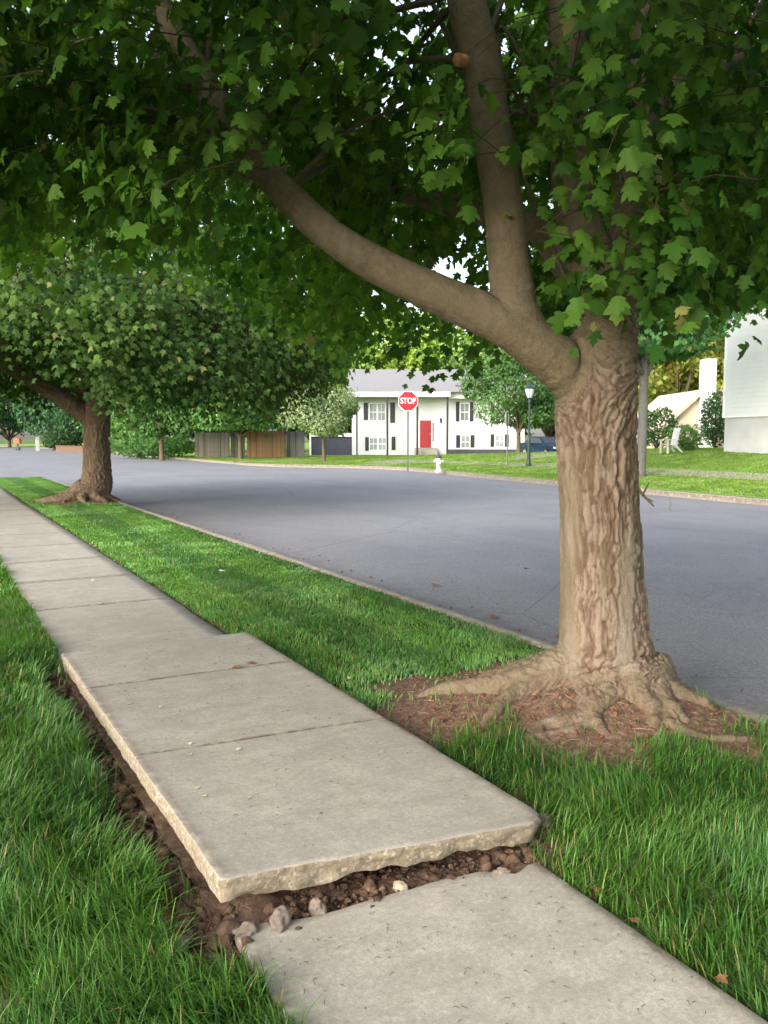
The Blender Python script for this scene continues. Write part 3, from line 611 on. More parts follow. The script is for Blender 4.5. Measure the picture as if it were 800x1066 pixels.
def rough1(co, rad):
    lowl = co@np.append(RT[:2], 0) + .085                         # left/right across the trunk as the street sees it
    trunk = sst(2.1, 1.75, co[:, 2] + .25*np.abs(lowl))*sst(.17, .2, rad)
    ro = np.clip(.22 + .78*np.maximum(trunk, sst(.05, .2, lowl)*sst(2.6, 2.2, co[:, 2])), 0, 1)
    lowz = sst(.34, .2, co[:, 2]); ro = ro*(1-lowz) + lowz*(.45 + .5*sst(.42, .58, fbm(co*6, 3, 15)))
    lf = sst(-.125, -.165, lowl + .06*(fbm(co*3, 2, 5)-.5))*sst(1.45, .9, co[:, 2] + .3*(fbm(co*4, 2, 9)-.5))*sst(.1, .35, co[:, 2])   # smooth olive strip
    cn = np.exp(-((lowl-.10-.03*(co[:, 2]-.5))/.05)**4)*sst(1.02, .85, co[:, 2] + .2*(fbm(co*5, 2, 6)-.5))*sst(.2, .3, co[:, 2])   # pale scar
    s = np.clip(lf*.9 + 1.2*cn + .35*sst(.21, .15, rad)*sst(1.4, 1.8, co[:, 2])*(fbm(co*4, 3, 8) > .48) + .5*sst(.2, .05, co[:, 2])*(fbm(co*6, 2, 3) > .52), 0, 1)
    return ro*(1-.6*np.clip(lf, 0, 1))*(1-.8*np.clip(cn, 0, 1)), s
tk = woody('trunk', chains, big, M['bark'], .0095, .018, 4, rough1, 27.)
mb = MB(); q = at(476, 62, D0-.26)-base1; q2 = at(500, 66, D0-.14)-base1
mb.tube([q2, (q+q2)/2, q, q - (q2-q)*.03], [.034, .03, .031, .026], 14); mb.build('pruned_stub', M['stub_wood'], tk, True)
mb = MB(); a = at(664, 508, D0-.1)-base1
mb.tube([a, at(672, 518, D0-.16)-base1, at(681, 527, D0-.2)-base1], [.009, .007, .004], 6); mb.tube([at(669, 516, D0-.15)-base1, at(673, 508, D0-.2)-base1, at(676, 502, D0-.22)-base1], [.006, .005, .003], 6); mb.tube([at(672, 518, D0-.16)-base1, at(680, 522, D0-.2)-base1], [.005, .003], 6)
mb.build('dead_twig', M['twig_brown'], tk)
# crown
def crown_points(n, cx_, cy_, rx, ztop, zfun):
    a = rng.uniform(0, 2*math.pi, n*4); r = rx*np.sqrt(rng.random(n*4)); x = cx_ + r*np.cos(a); y = cy_ + r*np.sin(a)
    zb = zfun(x, y); zt = ztop - .9*(r/rx)**2*(ztop-3.2); z = zb + (zt-zb)*rng.random(n*4)**1.35
    k = zt > zb + .2; P = np.stack([x, y, z], 1)[k]; return P
def z1(x, y):
    p = np.stack([x, y, x*0], -1); dp = p@FH; l = p@RT; ang = l/np.maximum(dp, .3)
    nz = fbm(np.stack([x*.9, y*.9, x*0], -1), 3)-.5; nz2 = fbm(np.stack([x*2.5, y*2.5, x*0+3], -1), 2)-.5
    back = 3.0 + .9*nz + .35*nz2 - .1*sst(3.5, 5.2, np.hypot(x-T1[0], y-T1[1]))
    slope = np.where(ang < -.13, .285, np.where(ang < .22, .40, .26)) + .10*nz2
    back = back + .55*sst(-.10, -.2, ang)*sst(D0, D0+1.5, dp) + .45*sst(.22, .34, ang)
    front = 1.5 + dp*slope
    return np.where(dp < D0+.25, np.maximum(front, 2.2), back)
rng = np.random.default_rng(23)
P = crown_points(5200, T1[0]+.1, T1[1]+.6, 5.4, 6.0, z1)
dp = P@FH; l = P@RT; ang = l/np.maximum(dp, .3)
eye_d = np.linalg.norm(P-EYEP, axis=1)
infr = (P[:, 2]-1.5)/np.maximum(dp, .1) < .62
keep = ((eye_d > 3.9) | (~infr & (P[:, 2] > 3.4))) & (fbm(P*1.15 + 3.3, 2, 77) > .44) & (dp > -3.0) & ~((dp < D0+.05) & (ang > .03) & (ang < .215) & infr)
keep &= ~((dp < D0-.1) & (ang > -.135) & (ang < .03) & ((P[:, 2]-1.5)/np.maximum(dp, .1) < .34))
keep &= ~((ang < -.06) & (dp > 5.6) & (rng.random(len(P)) < .6)); keep &= ~((ang < .2) & (ang > -.06) & (dp > 6.5) & (P[:, 2] < 4.4) & (rng.random(len(P)) < .35))
P = P[keep][:3300]; print('sprays', len(P))
def crown(parent, base, P, trunk_xy, per, L, spread, size, ca, cb, pale, shape, face=None, droop=.8, twig=True, prune=None):
    ax = nrm(np.stack([P[:, 0]-trunk_xy[0], P[:, 1]-trunk_xy[1], P[:, 2]*0], 1)*.5 + rv(len(P))*.8*np.array([1, 1, .4]))
    lp, d, nn, s, idx = sprays(P, ax, per, L, spread, size, droop, face)
    if prune is not None: k = prune(lp, idx); lp, d, nn, s, idx = lp[k], d[k], nn[k], s[k], idx[k]
    col = lcol(lp, ca, cb, pale)
    o = leaves('crown', lp-base, d, nn, s, col, parent, shape)
    if twig:
        mb_v = []; mb_f = []
        for i in range(0, len(P)):
            q = P[i]-base; a_ = ax[i]; pts = [q - a_*.25 + ZU*.05, q + a_*L*.35, q + a_*L*.75 - ZU*L*.2]
            v, f = tube_np(pts, [.0035, .0025, .0015], 4); b = len(mb_v); mb_v += v; mb_f += [tuple(np.array(g)+b) for g in f]
        m = MB(); m.v = [tuple(q) for q in mb_v]; m.f = [list(map(int, g)) for g in mb_f]; m.build('twigs', M['twig_brown'], parent)
    return o
def prune1(lp, idx):
    dp = lp@FH; ang = (lp@RT)/np.maximum(dp, .3); sl = (lp[:, 2]-1.5)/np.maximum(dp, .1)
    line = np.interp(ang, [-.15, -.07, 0, .06, .14, .2], [.40, .34, .28, .24, .2, .2])
    bad = (dp < D0+.3) & (sl < .62) & (((ang > -.145) & (ang < .07) & (sl < line)) | ((ang > .045) & (ang < .205)) | ((ang >= .2) & (ang < .275) & (sl < .36)))
    hs = idx >= len(P)-2*len(HS); ac = np.interp(sl, [.15, .35, .56], [.155, .135, .095])
    bad2 = (dp < D0) & (np.abs(ang-ac) < .04) & (rng.random(len(dp)) > np.where(sl > .36, .03, .12))
    return (~bad & ~bad2) | (hs & ~bad2)
# hand-set sprays that hang in front of the limbs
HS = [(535, 100, 4.1), (555, 120, 4.), (508, 165, 4.1), (560, 35, 4.1), (600, 30, 3.9), (585, 95, 4.1), (640, 120, 4.1), (572, 180, 4.2), (650, 285, 4.3), (625, 270, 4.25), (610, 300, 4.35), (690, 250, 4.2), (720, 200, 4.), (740, 290, 4.5), (180, 150, 4.), (150, 185, 4.), (210, 110, 4.1), (130, 165, 3.9), (255, 110, 4.), (300, 130, 4.1), (230, 165, 4.2), (365, 5, 3.6), (60, 90, 3.9), (100, 40, 3.8), (90, 140, 4.3), (690, 60, 3.8), (730, 120, 3.9), (770, 180, 4.1), (780, 60, 3.7)]
H2 = np.array([at(a, b-8, 8.2) for a, b in ((372, 345), (398, 352), (425, 362), (452, 372), (486, 376), (512, 366), (345, 340))]); P = np.vstack([P, H2])
H = np.array([at(a, b-12, c) for a, b, c in HS]); P = np.vstack([P, H, H + rng.normal(0, .08, H.shape)])
crown(big, base1, P, T1, 25, .50, .12, .086, (.029, .092, .012), (.118, .225, .025), .014, LEAF_A, prune=prune1)
print('leaves1', len(P))
# branches from the limbs into the crown
mv, mf = [], []
for k in range(26):
    ch_ = chains[int(rng.integers(0, 6))]; st = np.array(ch_[int(rng.integers(len(ch_)//2, len(ch_)))][:3])
    cand = P[rng.integers(0, len(P)-70, 40)]-base1; cand = cand[cand@FH > st@FH + .25]
    if not len(cand): continue
    dd_ = np.linalg.norm(cand-st, axis=1); e = cand[np.argmin(np.abs(dd_-1.3))]; md = (st+e)/2 + ZU*rng.uniform(.0, .3) + rng.normal(0, .12, 3)
    c_ = curve([(*st, .02), (*md, .012), (*e, .004)], 5); MB().tube(c_[:, :3], c_[:, 3], 6).build('branch', M['far_bark'], big, True)


# ---- the second maple
base2 = np.array([T2[0], T2[1], 0.]); D2 = T2@FH[:2]
def w2(px, py, d, r): return np.append(at(px, py, d) - base2, r)
ch2 = [[(0, 0, -.1, .5), (0, 0, .16, .44), w2(100, 505, D2, .36), w2(101, 480, D2, .30), w2(101, 450, D2, .285), w2(102, 425, D2, .28), w2(108, 395, D2+.2, .2), w2(118, 340, D2+.4, .18), w2(125, 250, D2+.6, .15), w2(128, 120, D2+.8, .1)],
       [w2(97, 440, D2, .18), w2(80, 425, D2-.1, .2), w2(50, 405, D2-.3, .18), w2(15, 385, D2-.5, .16), w2(-30, 350, D2-.8, .13), w2(-90, 290, D2-1., .09)],
       [w2(97, 432, D2+.1, .14), w2(82, 395, D2+.2, .15), w2(68, 340, D2+.3, .13), w2(55, 240, D2+.4, .1)]]
for k, (a0, l, r0) in enumerate(((165, 1.1, .16), (195, .9, .15), (225, .7, .17), (250, .6, .17), (280, .6, .16), (310, .6, .14), (350, .45, .15), (30, .4, .15), (120, .7, .15), (140, .9, .14))):
    pts = []
    for i in range(6):
        t_ = i/5; a = R(a0)+.15*math.sin(t_*4+k); dd = .25+l*t_; r = r0*(1-t_)+.02*t_; x, y = T2[0]+dd*math.cos(a), T2[1]+dd*math.sin(a)
        pts.append((dd*math.cos(a), dd*math.sin(a), gz(min(x, 3.83), y) + r*.4 + (.08 if i == 0 else 0) - (.06 if i == 5 else 0), r))
    ch2.append(pts)
second = empty('maple_tree', (*T2, 0), 'smaller maple further up the grass verge, its low limb leaning left', 'tree')
woody('trunk', ch2, second, M['far_bark'], .022, .03, 4, lambda co, rad: (np.full(len(co), .9), .8*sst(.55, .3, co[:, 2])*(fbm(co*4, 2) > .5) + .3*(fbm(co*2, 2, 4) > .58)))
def z2(x, y):
    p = np.stack([x, y, x*0], -1); dp = p@FH
    nz = fbm(np.stack([x*.7, y*.7, x*0], -1), 3)-.5; nz2 = fbm(np.stack([x*1.9, y*1.9, x*0+3], -1), 2)-.5
    r = np.hypot(x-T2[0], y-T2[1]); return 3.0 + 2.6*nz + 1.5*nz2 + .45*sst(4, .8, r)
P = crown_points(3900, T2[0]+.1, T2[1]+.2, 5.5, 9.5, z2)[:5200]; P = P[np.hypot(P[:, 0], P[:, 1]) > 9]
crown(second, base2, P, T2, 15, .7, .2, .12, (.026, .07, .012), (.088, .155, .025), .02, LEAF_B, droop=.7)

# ---- trees further off
def gxy(px, d): q = at(px, HOR, d); return q[0], q[1]
def tree(name, label, px, d, h, cr, ch0, ca, cb, n, ls, group=None, z0=None, tr=.16, pale=.01, blobs=16, squash=.8, cat='tree', lean=0, bark_m='far_bark'):
    x, y = gxy(px, d); z0 = float(far_z(np.array(x), np.array(y))) if z0 is None else z0
    o = empty(name, (x, y, z0-.05), label, cat, group)
    cz = (h+ch0)/2; hz = (h-ch0)/2
    B = []
    for k in range(blobs):
        a = 2.4*k + rng.uniform(-.5, .5); u = rng.uniform(-1, 1) if k else 0; rr = cr*math.sqrt(max(0, 1-u*u*.85))*rng.uniform(.32, .88)
        B.append((rr*math.cos(a), rr*math.sin(a), cz+u*hz*.72, cr*rng.uniform(.24, .50)))
    B = np.array(B); idx = rng.integers(0, blobs, n); u = rv(n)*np.cbrt(rng.uniform(.25, 1.15, n))[:, None]; u[:, 2] *= squash
    Pp = B[idx, :3] + u*B[idx, 3:4]; Pp[:, 2] = np.maximum(Pp[:, 2], ch0 + .5*fbm(Pp*1.1, 2)*hz*.4)
    col = lcol(Pp+np.array([x, y, 0]), ca, cb, pale, 1.1)*(rng.uniform(.8, 1.2, blobs)[idx])[:, None]
    leaves('crown', Pp, .5*u - .5*ZU + .6*rv(n), u + .5*ZU + .5*rv(n), ls*rng.uniform(.6, 1.3, n), col, o, LEAF_B if n < 9000 else LEAF_C)
    m = MB(); c_ = curve([(0, 0, -.1, tr*1.5), (.02, 0, .25, tr*1.05), (lean*.3, 0, ch0*.8, tr*.9), (lean*.6, .05, cz, tr*.6), (lean, 0, h*.85, .04)], 4); m.tube(c_[:, :3], c_[:, 3], 10)
    for k in range(0, blobs, 2):
        e = B[k, :3]; s_ = np.array([lean*.4, 0, ch0*rng.uniform(.75, 1.1)]); md = (s_+e)/2 - ZU*.1*cr*.3
        c_ = curve([(*s_, tr*.55), (*md, tr*.35), (*e, .02)], 4); m.tube(c_[:, :3], c_[:, 3], 6)
    tk_ = m.build('trunk', M[bark_m], o, True); return o
G1, G2 = (.045, .125, .03), (.11, .22, .055)
tree('flowering_tree', 'small round tree full of pale blossom in front of the white house', 337, 50, 4.75, 2.45, 1.55, (.13, .21, .085), (.33, .39, .22), 13000, .14, tr=.11, blobs=22)
tree('leafy_tree', 'bushy light green tree hiding the right end of the white house', 540, 50, 6.6, 3.3, 1.45, (.06, .14, .045), (.13, .24, .075), 17000, .17, blobs=20, tr=.14)
tree('lawn_tree', 'far lawn tree with slim grey trunk, half hidden by the big maple trunk', 668, 30, 9.5, 5.0, 4.3, (.04, .115, .04), (.085, .19, .065), 19000, .19, tr=.17, blobs=26, lean=.2, bark_m='grey_bark')
tree('lawn_tree', 'round green tree standing in front of the wooden fence', 250, 56, 6.2, 4.0, 2.0, (.07, .19, .045), (.14, .29, .08), 17000, .2, blobs=22)
tree('lawn_tree', 'bright green tree just right of the second maple trunk', 168, 57, 7.0, 4.1, 1.6, (.06, .16, .04), (.14, .28, .08), 17000, .21, blobs=22)
tree('lawn_tree', 'dark tree with low branches behind the left end of the fence', 215, 66, 8.0, 4.5, 1.5, (.025, .075, .025), (.07, .15, .045), 9000, .34)
FG = 'wood behind the houses'
wood_spec = [(10, 130, 17, 8, 'deep green tree closing off the far left end of the street'), (60, 112, 14, 7, 'dark bluish tree above the pale driveway up the street'), (100, 98, 12, 6, 'tree behind the second maple trunk up the street'), (138, 84, 12, 6, 'tall mid green tree left of the fence, behind the second maple'),
             (190, 86, 15, 7.5, 'tall dark tree behind the wooden fence, left part'), (262, 84, 16, 7.5, 'tall tree behind the brown stretch of fence'), (325, 86, 15, 7, 'tall tree rising behind the blossoming tree'), (372, 90, 16, 7, 'yellow green tree behind the left end of the roof'),
             (420, 88, 15, 6.5, 'sunny lime green tree right behind the stop sign and roof'), (468, 90, 16, 7, 'lime green tree behind the right half of the roof'), (520, 86, 15, 7, 'dark tree behind the house where the lamp stands'), (572, 80, 14, 7, 'green tree behind the parked car'),
             (640, 74, 15, 7.5, 'tall tree behind the big trunk across the street'), (705, 66, 13, 5.5, 'yellowing tree above the tan house'), (748, 70, 14, 5.5, 'orange tinged tree between the tan house and the white house'), (790, 72, 17, 8, 'tall tree behind the white house at the right edge'),
             (-45, 120, 16, 8, 'green tree beyond the left edge of the street')]
for i, (px, d, h, cr, lb) in enumerate(wood_spec):
    a, b = ((.022, .07, .03), (.06, .14, .055)) if i in (0, 1, 2, 4, 10) else ((.12, .22, .03), (.26, .36, .06)) if i in (7, 8, 9) else ((.12, .18, .03), (.32, .30, .06)) if i == 13 else ((.24, .16, .03), (.38, .26, .06)) if i == 14 else (G1, G2)
    tree('wood_tree', lb, px, d, h, cr, 1.2 if i < 13 else 2.5, a, b, 9500, .42 if d > 80 else .36, FG, z0=0, tr=.25, blobs=24)

def shrub(name, label, px, d, w_, h, ca, cb, n=900, ls=.12, z0=None):
    x, y = gxy(px, d); z0 = float(far_z(np.array(x), np.array(y))) if z0 is None else z0
    o = empty(name, (x, y, z0), label, 'shrub'); u = rv(n)*np.cbrt(rng.uniform(.1, 1.1, n))[:, None]; Pp = u*np.array([w_/2, w_/2, h/2]) + ZU*h/2
    Pp *= (1+.35*(fbm(u*2.+px, 2)-.5))[:, None]
    leaves('foliage', Pp, u+.6*ZU+.6*rv(n), u+.7*rv(n), ls*rng.uniform(.6, 1.3, n), lcol(Pp, ca, cb, 0), o, LEAF_B)
    m = MB()
    for k in range(6): a = k*1.05; m.tube([(0, 0, -.03), (.2*w_*math.cos(a), .2*w_*math.sin(a), h*.4), (.35*w_*math.cos(a), .35*w_*math.sin(a), h*.75)], [.025, .016, .006], 5)
    m.build('stems', M['twig_brown'], o); return o
shrub('shrub', 'light green shrub by the tan wall of the far house', 714, 38.5, 1.5, 1.15, (.1, .2, .06), (.22, .36, .12))
shrub('shrub', 'dark shrub growing between the white chimney and the white house', 744, 42, 1.3, 2.8, (.03, .08, .03), (.1, .18, .08), 1500)
shrub('shrub', 'low dark bush left of the tan house', 684, 44, 2.2, 2.2, (.03, .08, .03), (.08, .16, .05), 1400)
shrub('shrub', 'long low hedge bush in the shade left of the fence', 160, 63, 7.0, 1.5, (.05, .13, .04), (.12, .24, .07), 2600, .2, 0)
shrub('shrub', 'dark bush beside the pale driveway far up the street', 66, 96, 4.5, 2.2, (.03, .07, .03), (.07, .13, .05), 1600, .25, 0)

# ------------------------------------------------------------------ houses
CAMROT = -YAW
def house_root(name, px, d, z, label, rz=CAMROT): x, y = gxy(px, d); return empty(name, (x, y, z), label, 'house', None, rz)
K = 66/860.
hz0 = 0.0
h1 = house_root('split_level_house', 400, 66, hz0, 'long white two storey house with red door, black shutters and grey roof')
def hx(px): return (px-400)*K
def hzz(py): return 1.5 + (HOR-py)*K - hz0
XL, XR, ZE = hx(366), hx(549), hzz(413.5); PORCH = 1.5
m = MB(); m.box((XL, PORCH, .05), (XR, 9.5, ZE)); m.build('wall', M['house_siding'], h1)
m = MB(); m.box((hx(468), PORCH-.03, -.6), (XR+.03, 9.4, hzz(468))); m.box((XL+.1, PORCH+.1, -.6), (hx(468)-.002, 9.3, .05)); m.build('foundation', M['dark_foundation'], h1)
m = MB(); m.prism([(-.35, ZE+.35), (4.9, ZE+2.55), (10.1, ZE+.35)], 'x', XL-.4, XR+.4); m.build('roof', M['roof_shingle'], h1)
m = MB(); m.box((XL-.42, -.42, ZE), (hx(468), PORCH+.2, ZE+.345)); m.box((hx(468)+.002, .35, ZE-.12), (XR+.42, PORCH+.2, ZE+.345)); m.build('fascia', M['white_paint'], h1)
m = MB(); m.box((XL, 9.51, ZE), (XR, 9.9, ZE+.3)); m.build('rear_fascia', M['white_paint'], h1)
for px in (372, 403.5, 434.5, 465.5):
    m = MB(); b = .08 if px > 380 else .06; m.box((hx(px)-b, -.25, -.1), (hx(px)+b, -.25+2*b, ZE-.002)); m.box((hx(px)-b*1.5, -.25-b*.5, -.15), (hx(px)+b*1.5, -.25+2.5*b, .08)); m.build('porch_post', M['black_paint'], h1)
def window(parent, x0, x1, z0, z1, y, panes=2, nm='window'):
    m = MB(); t_ = .07
    m.box((x0-t_, y-.05, z0-t_), (x1+t_, y-.003, z0)); m.box((x0-t_, y-.05, z1), (x1+t_, y-.003, z1+t_)); m.box((x0-t_, y-.05, z0+.001), (x0, y-.003, z1-.001)); m.box((x1, y-.05, z0+.001), (x1+t_, y-.003, z1-.001))
    for k in range(1, panes): c_ = x0+(x1-x0)*k/panes; m.box((c_-.06, y-.045, z0+.001), (c_+.06, y-.004, z1-.001))
    zc = (z0+z1)/2
    for k in range(panes):
        a_, b_ = x0+(x1-x0)*k/panes+(.062 if k else .001), x0+(x1-x0)*(k+1)/panes-(.062 if k < panes-1 else .001)
        m.box((a_, y-.04, zc-.03), (b_, y-.005, zc+.03)); m.box(((a_+b_)/2-.015, y-.035, z0+.002), ((a_+b_)/2+.015, y-.006, zc-.031)); m.box(((a_+b_)/2-.015, y-.035, zc+.031), ((a_+b_)/2+.015, y-.006, z1-.002))
    wn = m.build(nm, M['white_paint'], parent)
    m = MB(); m.box((x0, y-.02, z0), (x1, y-.002, z1)); m.build('pane', M['glass'], wn); return wn
for (a, b, t_, bt, pn) in ((385, 401, 420, 437.5, 2), (385, 402, 456, 468.5, 2), (481, 489.5, 420, 437.5, 1), (482, 490.5, 454, 466, 1), (518, 527, 453, 465, 1), (518, 527, 420, 437, 1)):
    window(h1, hx(a), hx(b), hzz(bt), hzz(t_), PORCH, pn)
for (a, b, t_, bt) in ((378.5, 383, 419, 437), (406.5, 411.5, 418.5, 440), (380, 384, 455, 469.5), (408, 412, 454.5, 468.7), (476, 479.7, 418, 438.5), (490.8, 494.5, 418, 438.5), (476.5, 480.7, 453, 466.3), (491.8, 495.8, 453, 466), (513, 516.8, 452, 465.3), (528.2, 532, 452, 465.3), (513, 516.8, 418.5, 438), (528.2, 532, 418.5, 438)):
    m = MB(); m.box((hx(a), PORCH-.045, hzz(bt)), (hx(b), PORCH-.004, hzz(t_)))
    zc = np.linspace(hzz(bt)+.08, hzz(t_)-.08, 9)
    for q in zc[:-1]: m.box((hx(a)+.05, PORCH-.06, q), (hx(b)-.05, PORCH-.046, q+.07))
    m.build('shutter', M['black_paint'], h1)
m = MB(); m.box((hx(438), PORCH-.06, hzz(466)), (hx(450), PORCH-.004, hzz(437.5)))
for (u0, u1) in ((.15, .45), (.55, .85)):
    for (v0, v1) in ((.08, .32), (.38, .62), (.68, .92)): X0, X1, Z0, Z1 = hx(438), hx(450), hzz(466), hzz(437.5); m.box((X0+(X1-X0)*u0, PORCH-.075, Z0+(Z1-Z0)*v0), (X0+(X1-X0)*u1, PORCH-.061, Z0+(Z1-Z0)*v1))
dr = m.build('door', M['red_door'], h1); m = MB(); m.lathe([(.02, 0), (.045, .02), (.045, .06), (.02, .08)], (hx(448.8), PORCH-.11, hzz(452.5)), 8); m.build('handle', M['chrome'], dr, True)
m = MB(); m.box((hx(437)-.02, PORCH-.05, hzz(466)), (hx(438)-.005, PORCH-.003, hzz(436.3))); m.box((hx(450)+.005, PORCH-.05, hzz(466)), (hx(451), PORCH-.003, hzz(436.3))); m.box((hx(437), PORCH-.05, hzz(436.3)+.002), (hx(451), PORCH-.003, hzz(435.3))); m.build('door_frame', M['white_paint'], h1)
m = MB(); m.box((hx(451.3), PORCH-.02, hzz(460)), (hx(453), PORCH-.002, hzz(440))); m.build('sidelight', M['glass'], h1)
m = MB(); m.box((hx(460)-.05, PORCH-.14, hzz(440)), (hx(460)+.05, PORCH-.003, hzz(436.5))); m.lathe([(.1, 0), (.02, .12)], (hx(460), PORCH-.09, hzz(436.5)), 8); m.build('porch_light', M['black_paint'], h1)
m = MB()
for k in range(3): m.box((hx(436)-.3, PORCH-.4-.3*k, -.2), (hx(452)+.3, PORCH-.102-.3*k, hzz(466)-.02-.13*k))
m.build('steps', M['kerb_concrete'], h1)
m = MB(); m.box((hx(321), 3.2, 0), (XL-.02, 3.35, hzz(454.5))); m.build('carport_wall', M['navy_panel'], h1)
m = MB(); m.box((hx(319), 3.05, hzz(454.5)+.003), (XL-.01, 8.5, hzz(451))); m.box((hx(319), 3.05, -.1), (hx(321)-.01, 3.3, hzz(454.5))); m.build('carport_trim', M['white_paint'], h1)

# white house on the right with a concrete basement
A0 = np.array(gxy(752, 36)); hr = empty('white_house', (*A0, .93), 'tall white sided house on a pale concrete basement at the right edge', 'house', None, -(YAW - R(11)))
# local +y runs away from the lens along the wall; the wall's far corner is the origin
m = MB(); m.box((0, -14, 1.45), (9, 0, 6.6)); m.build('wall', M['white_siding'], hr)
m = MB(); m.box((.06, -13.94, -.6), (8.9, -.06, 1.447)); m.build('foundation', M['grey_panel'], hr)
m = MB(); m.prism([(-.35, 6.603), (4.5, 9.2), (9.35, 6.603)], 'y', -14.3, .3); m.build('roof', M['roof_shingle'], hr)
m = MB(); m.box((-.02, -.12, 1.40), (-.003, .02, 6.598)); m.box((-.015, -13.9, 1.40), (-.004, -.13, 1.455)); m.build('corner_trim', M['white_paint'], hr)
window(hr, 1.2, 2.4, 3.0, 4.6, -14.0)

# tan house with a white chimney
dT = 47; A1 = np.array(gxy(693, dT)); ht = empty('tan_house', (*A1, .55), 'tan gabled house with a tall white chimney beyond the far lawn', 'house', None, CAMROT)
kt = dT/860.
m = MB(); m.prism([(0, -.6), (3.9, -.6), (3.9, 3.35), (2.0, 3.35), (0, 1.55)], 'y', 0, 7); m.build('wall', M['tan_siding'], ht)
m = MB(); m.prism([(-.35, 1.3), (2.0, 3.46), (3.9, 3.46), (3.9, 3.62), (1.95, 3.62), (-.45, 1.42)], 'y', -.35, 7.3); m.build('roof', M['tan_roof'], ht)
m = MB(); m.box((33*kt, -.9, -.6), (44*kt, -.02, 5.25)); m.build('chimney', M['white_paint'], ht)
x, y = gxy(698, 37.5); z = float(far_z(np.array(x), np.array(y)))
hs = empty('garden_chair', (x, y, z), 'white slatted garden chair on the lawn near the tan house', 'chair', None, CAMROT-math.pi/2+.25)
hs.scale = (.9, .9, 1.05)
m = MB()
for k in range(5): m.prism([(.18, .34), (.21, .34), (.42, 1.1), (.39, 1.1)], 'x', -.27+.11*k, -.27+.11*k+.09)
m.build('backrest', M['chair_white'], hs)
m = MB()
for k in range(5): m.prism([(-.35+.11*k, .42-.018*k), (-.26+.11*k, .405-.018*k), (-.26+.11*k, .38-.018*k), (-.35+.11*k, .395-.018*k)], 'x', -.29, .29)
m.build('seat', M['chair_white'], hs)
for sx in (-1, 1):
    m = MB(); m.box((sx*.31-.05, -.42, .58), (sx*.31+.05, .32, .605)); m.build('armrest', M['chair_white'], hs)
    m = MB(); m.box((sx*.31-.025, -.36, 0), (sx*.31+.025, -.28, .578)); m.build('leg', M['chair_white'], hs)
    m = MB(); m.prism([(.1, .3), (.2, .36), (.62, 0), (.5, 0)], 'x', sx*.31-.02, sx*.31+.02); m.build('leg', M['chair_white'], hs)

# ------------------------------------------------------------------ fences left of the house
def fence(px0, px1, d, h, mat, label, step=0, z0=0., skew=0.):
    p0 = np.array(gxy(px0, d)); p1 = np.array(gxy(px1, d+skew)); L_ = np.linalg.norm(p1-p0); rz = math.atan2(p1[1]-p0[1], p1[0]-p0[0])
    o = empty('wooden_fence', (*p0, z0), label, 'fence', None, rz); m = MB(); nb = int(L_/.15)
    for k in range(nb):
        dz = random.uniform(-.02, .02); x0 = k*.15; m.prism([(x0+.004, 0), (x0+.143, 0), (x0+.143, h-.06+dz), (x0+.11, h+dz), (x0+.035, h+dz), (x0+.004, h-.06+dz)], 'y', 0, .022)
    m.build('boards', M[mat], o)
    for zz in (.35, h-.35): mm = MB(); mm.box((0, .024, zz), (L_, .06, zz+.09)); mm.build('rail', M[mat], o)
    for k in range(int(L_/2.4)+1): mm = MB(); mm.box((min(k*2.4, L_-.1), .062, -.1), (min(k*2.4, L_-.1)+.1, .16, h+.05)); mm.build('post', M[mat], o)
fence(203, 240, 61.5, 1.85, 'grey_wood', 'pale grey board fence left of the dark gate section', skew=.6)
fence(240.3, 257, 61.0, 1.95, 'dark_wood', 'dark weathered fence section between the grey and the brown boards')
fence(257.3, 298, 60.5, 2.0, 'brown_wood', 'warm brown wooden fence in the middle of the fence line')
fence(298.3, 319, 61.0, 1.9, 'purple_wood', 'dull purple grey fence section next to the white house')

# ------------------------------------------------------------------ stop sign, its twin seen from behind
def octo(r): return [(r*math.cos(R(22.5+45*k)), r*math.sin(R(22.5+45*k))) for k in range(8)]
def text(parent, s, size, mat, loc, rot):
    cu = bpy.data.curves.new('t', 'FONT'); cu.body = s; cu.size = size; cu.align_x = 'CENTER'; cu.align_y = 'CENTER'; cu.extrude = .001; cu.offset = size*.02; cu.space_character = 1.05
    ob = bpy.data.objects.new('t', cu); COL.objects.link(ob); bpy.context.view_layer.update()
    me = bpy.data.meshes.new_from_object(ob.evaluated_get(bpy.context.evaluated_depsgraph_get())); bpy.data.objects.remove(ob)
    me.name = 'lettering'; me.materials.clear(); me.materials.append(mat); o = bpy.data.objects.new('lettering', me); COL.objects.link(o); o.parent = parent; o.location = loc; o.rotation_euler = rot; return o
def stop_sign(px, d, z, label, rz, hc, r=.455):
    x, y = gxy(px, d); o = empty('stop_sign', (x, y, z), label, 'stop sign', None, rz); ap = r/math.cos(R(22.5))
    m = MB(); m.box((-.035, 0, -.1), (.035, .045, hc+r*.9)); m.build('post', M['post_steel'], o)
    m = MB(); m.prism([(a, hc+b) for a, b in octo(ap)], 'y', -.012, -.002); pl = m.build('sign_plate', M['sign_back'], o)
    m = MB(); m.prism([(a, hc+b) for a, b in octo(ap*.997)], 'y', -.015, -.0121); m.build('white_border', M['sign_white'], pl)
    m = MB(); m.prism([(a, hc+b) for a, b in octo(ap*.93)], 'y', -.018, -.0151); m.build('red_face', M['sign_red'], pl)
    tx = text(pl, 'STOP', r*.74, M['sign_white'], (0, -.0195, hc), (math.pi/2, 0, 0)); tx.scale = (.86, 1.12, 1)
    for q in (-.22, .22): m = MB(); m.lathe([(.012, 0), (.012, .012)], (0, -.025, hc+q), 8); m.build('bolt', M['metal_grey'], pl)
    return o
xs_, ys_ = gxy(425, 38.5); zs = float(far_z(np.array(xs_), np.array(ys_)))
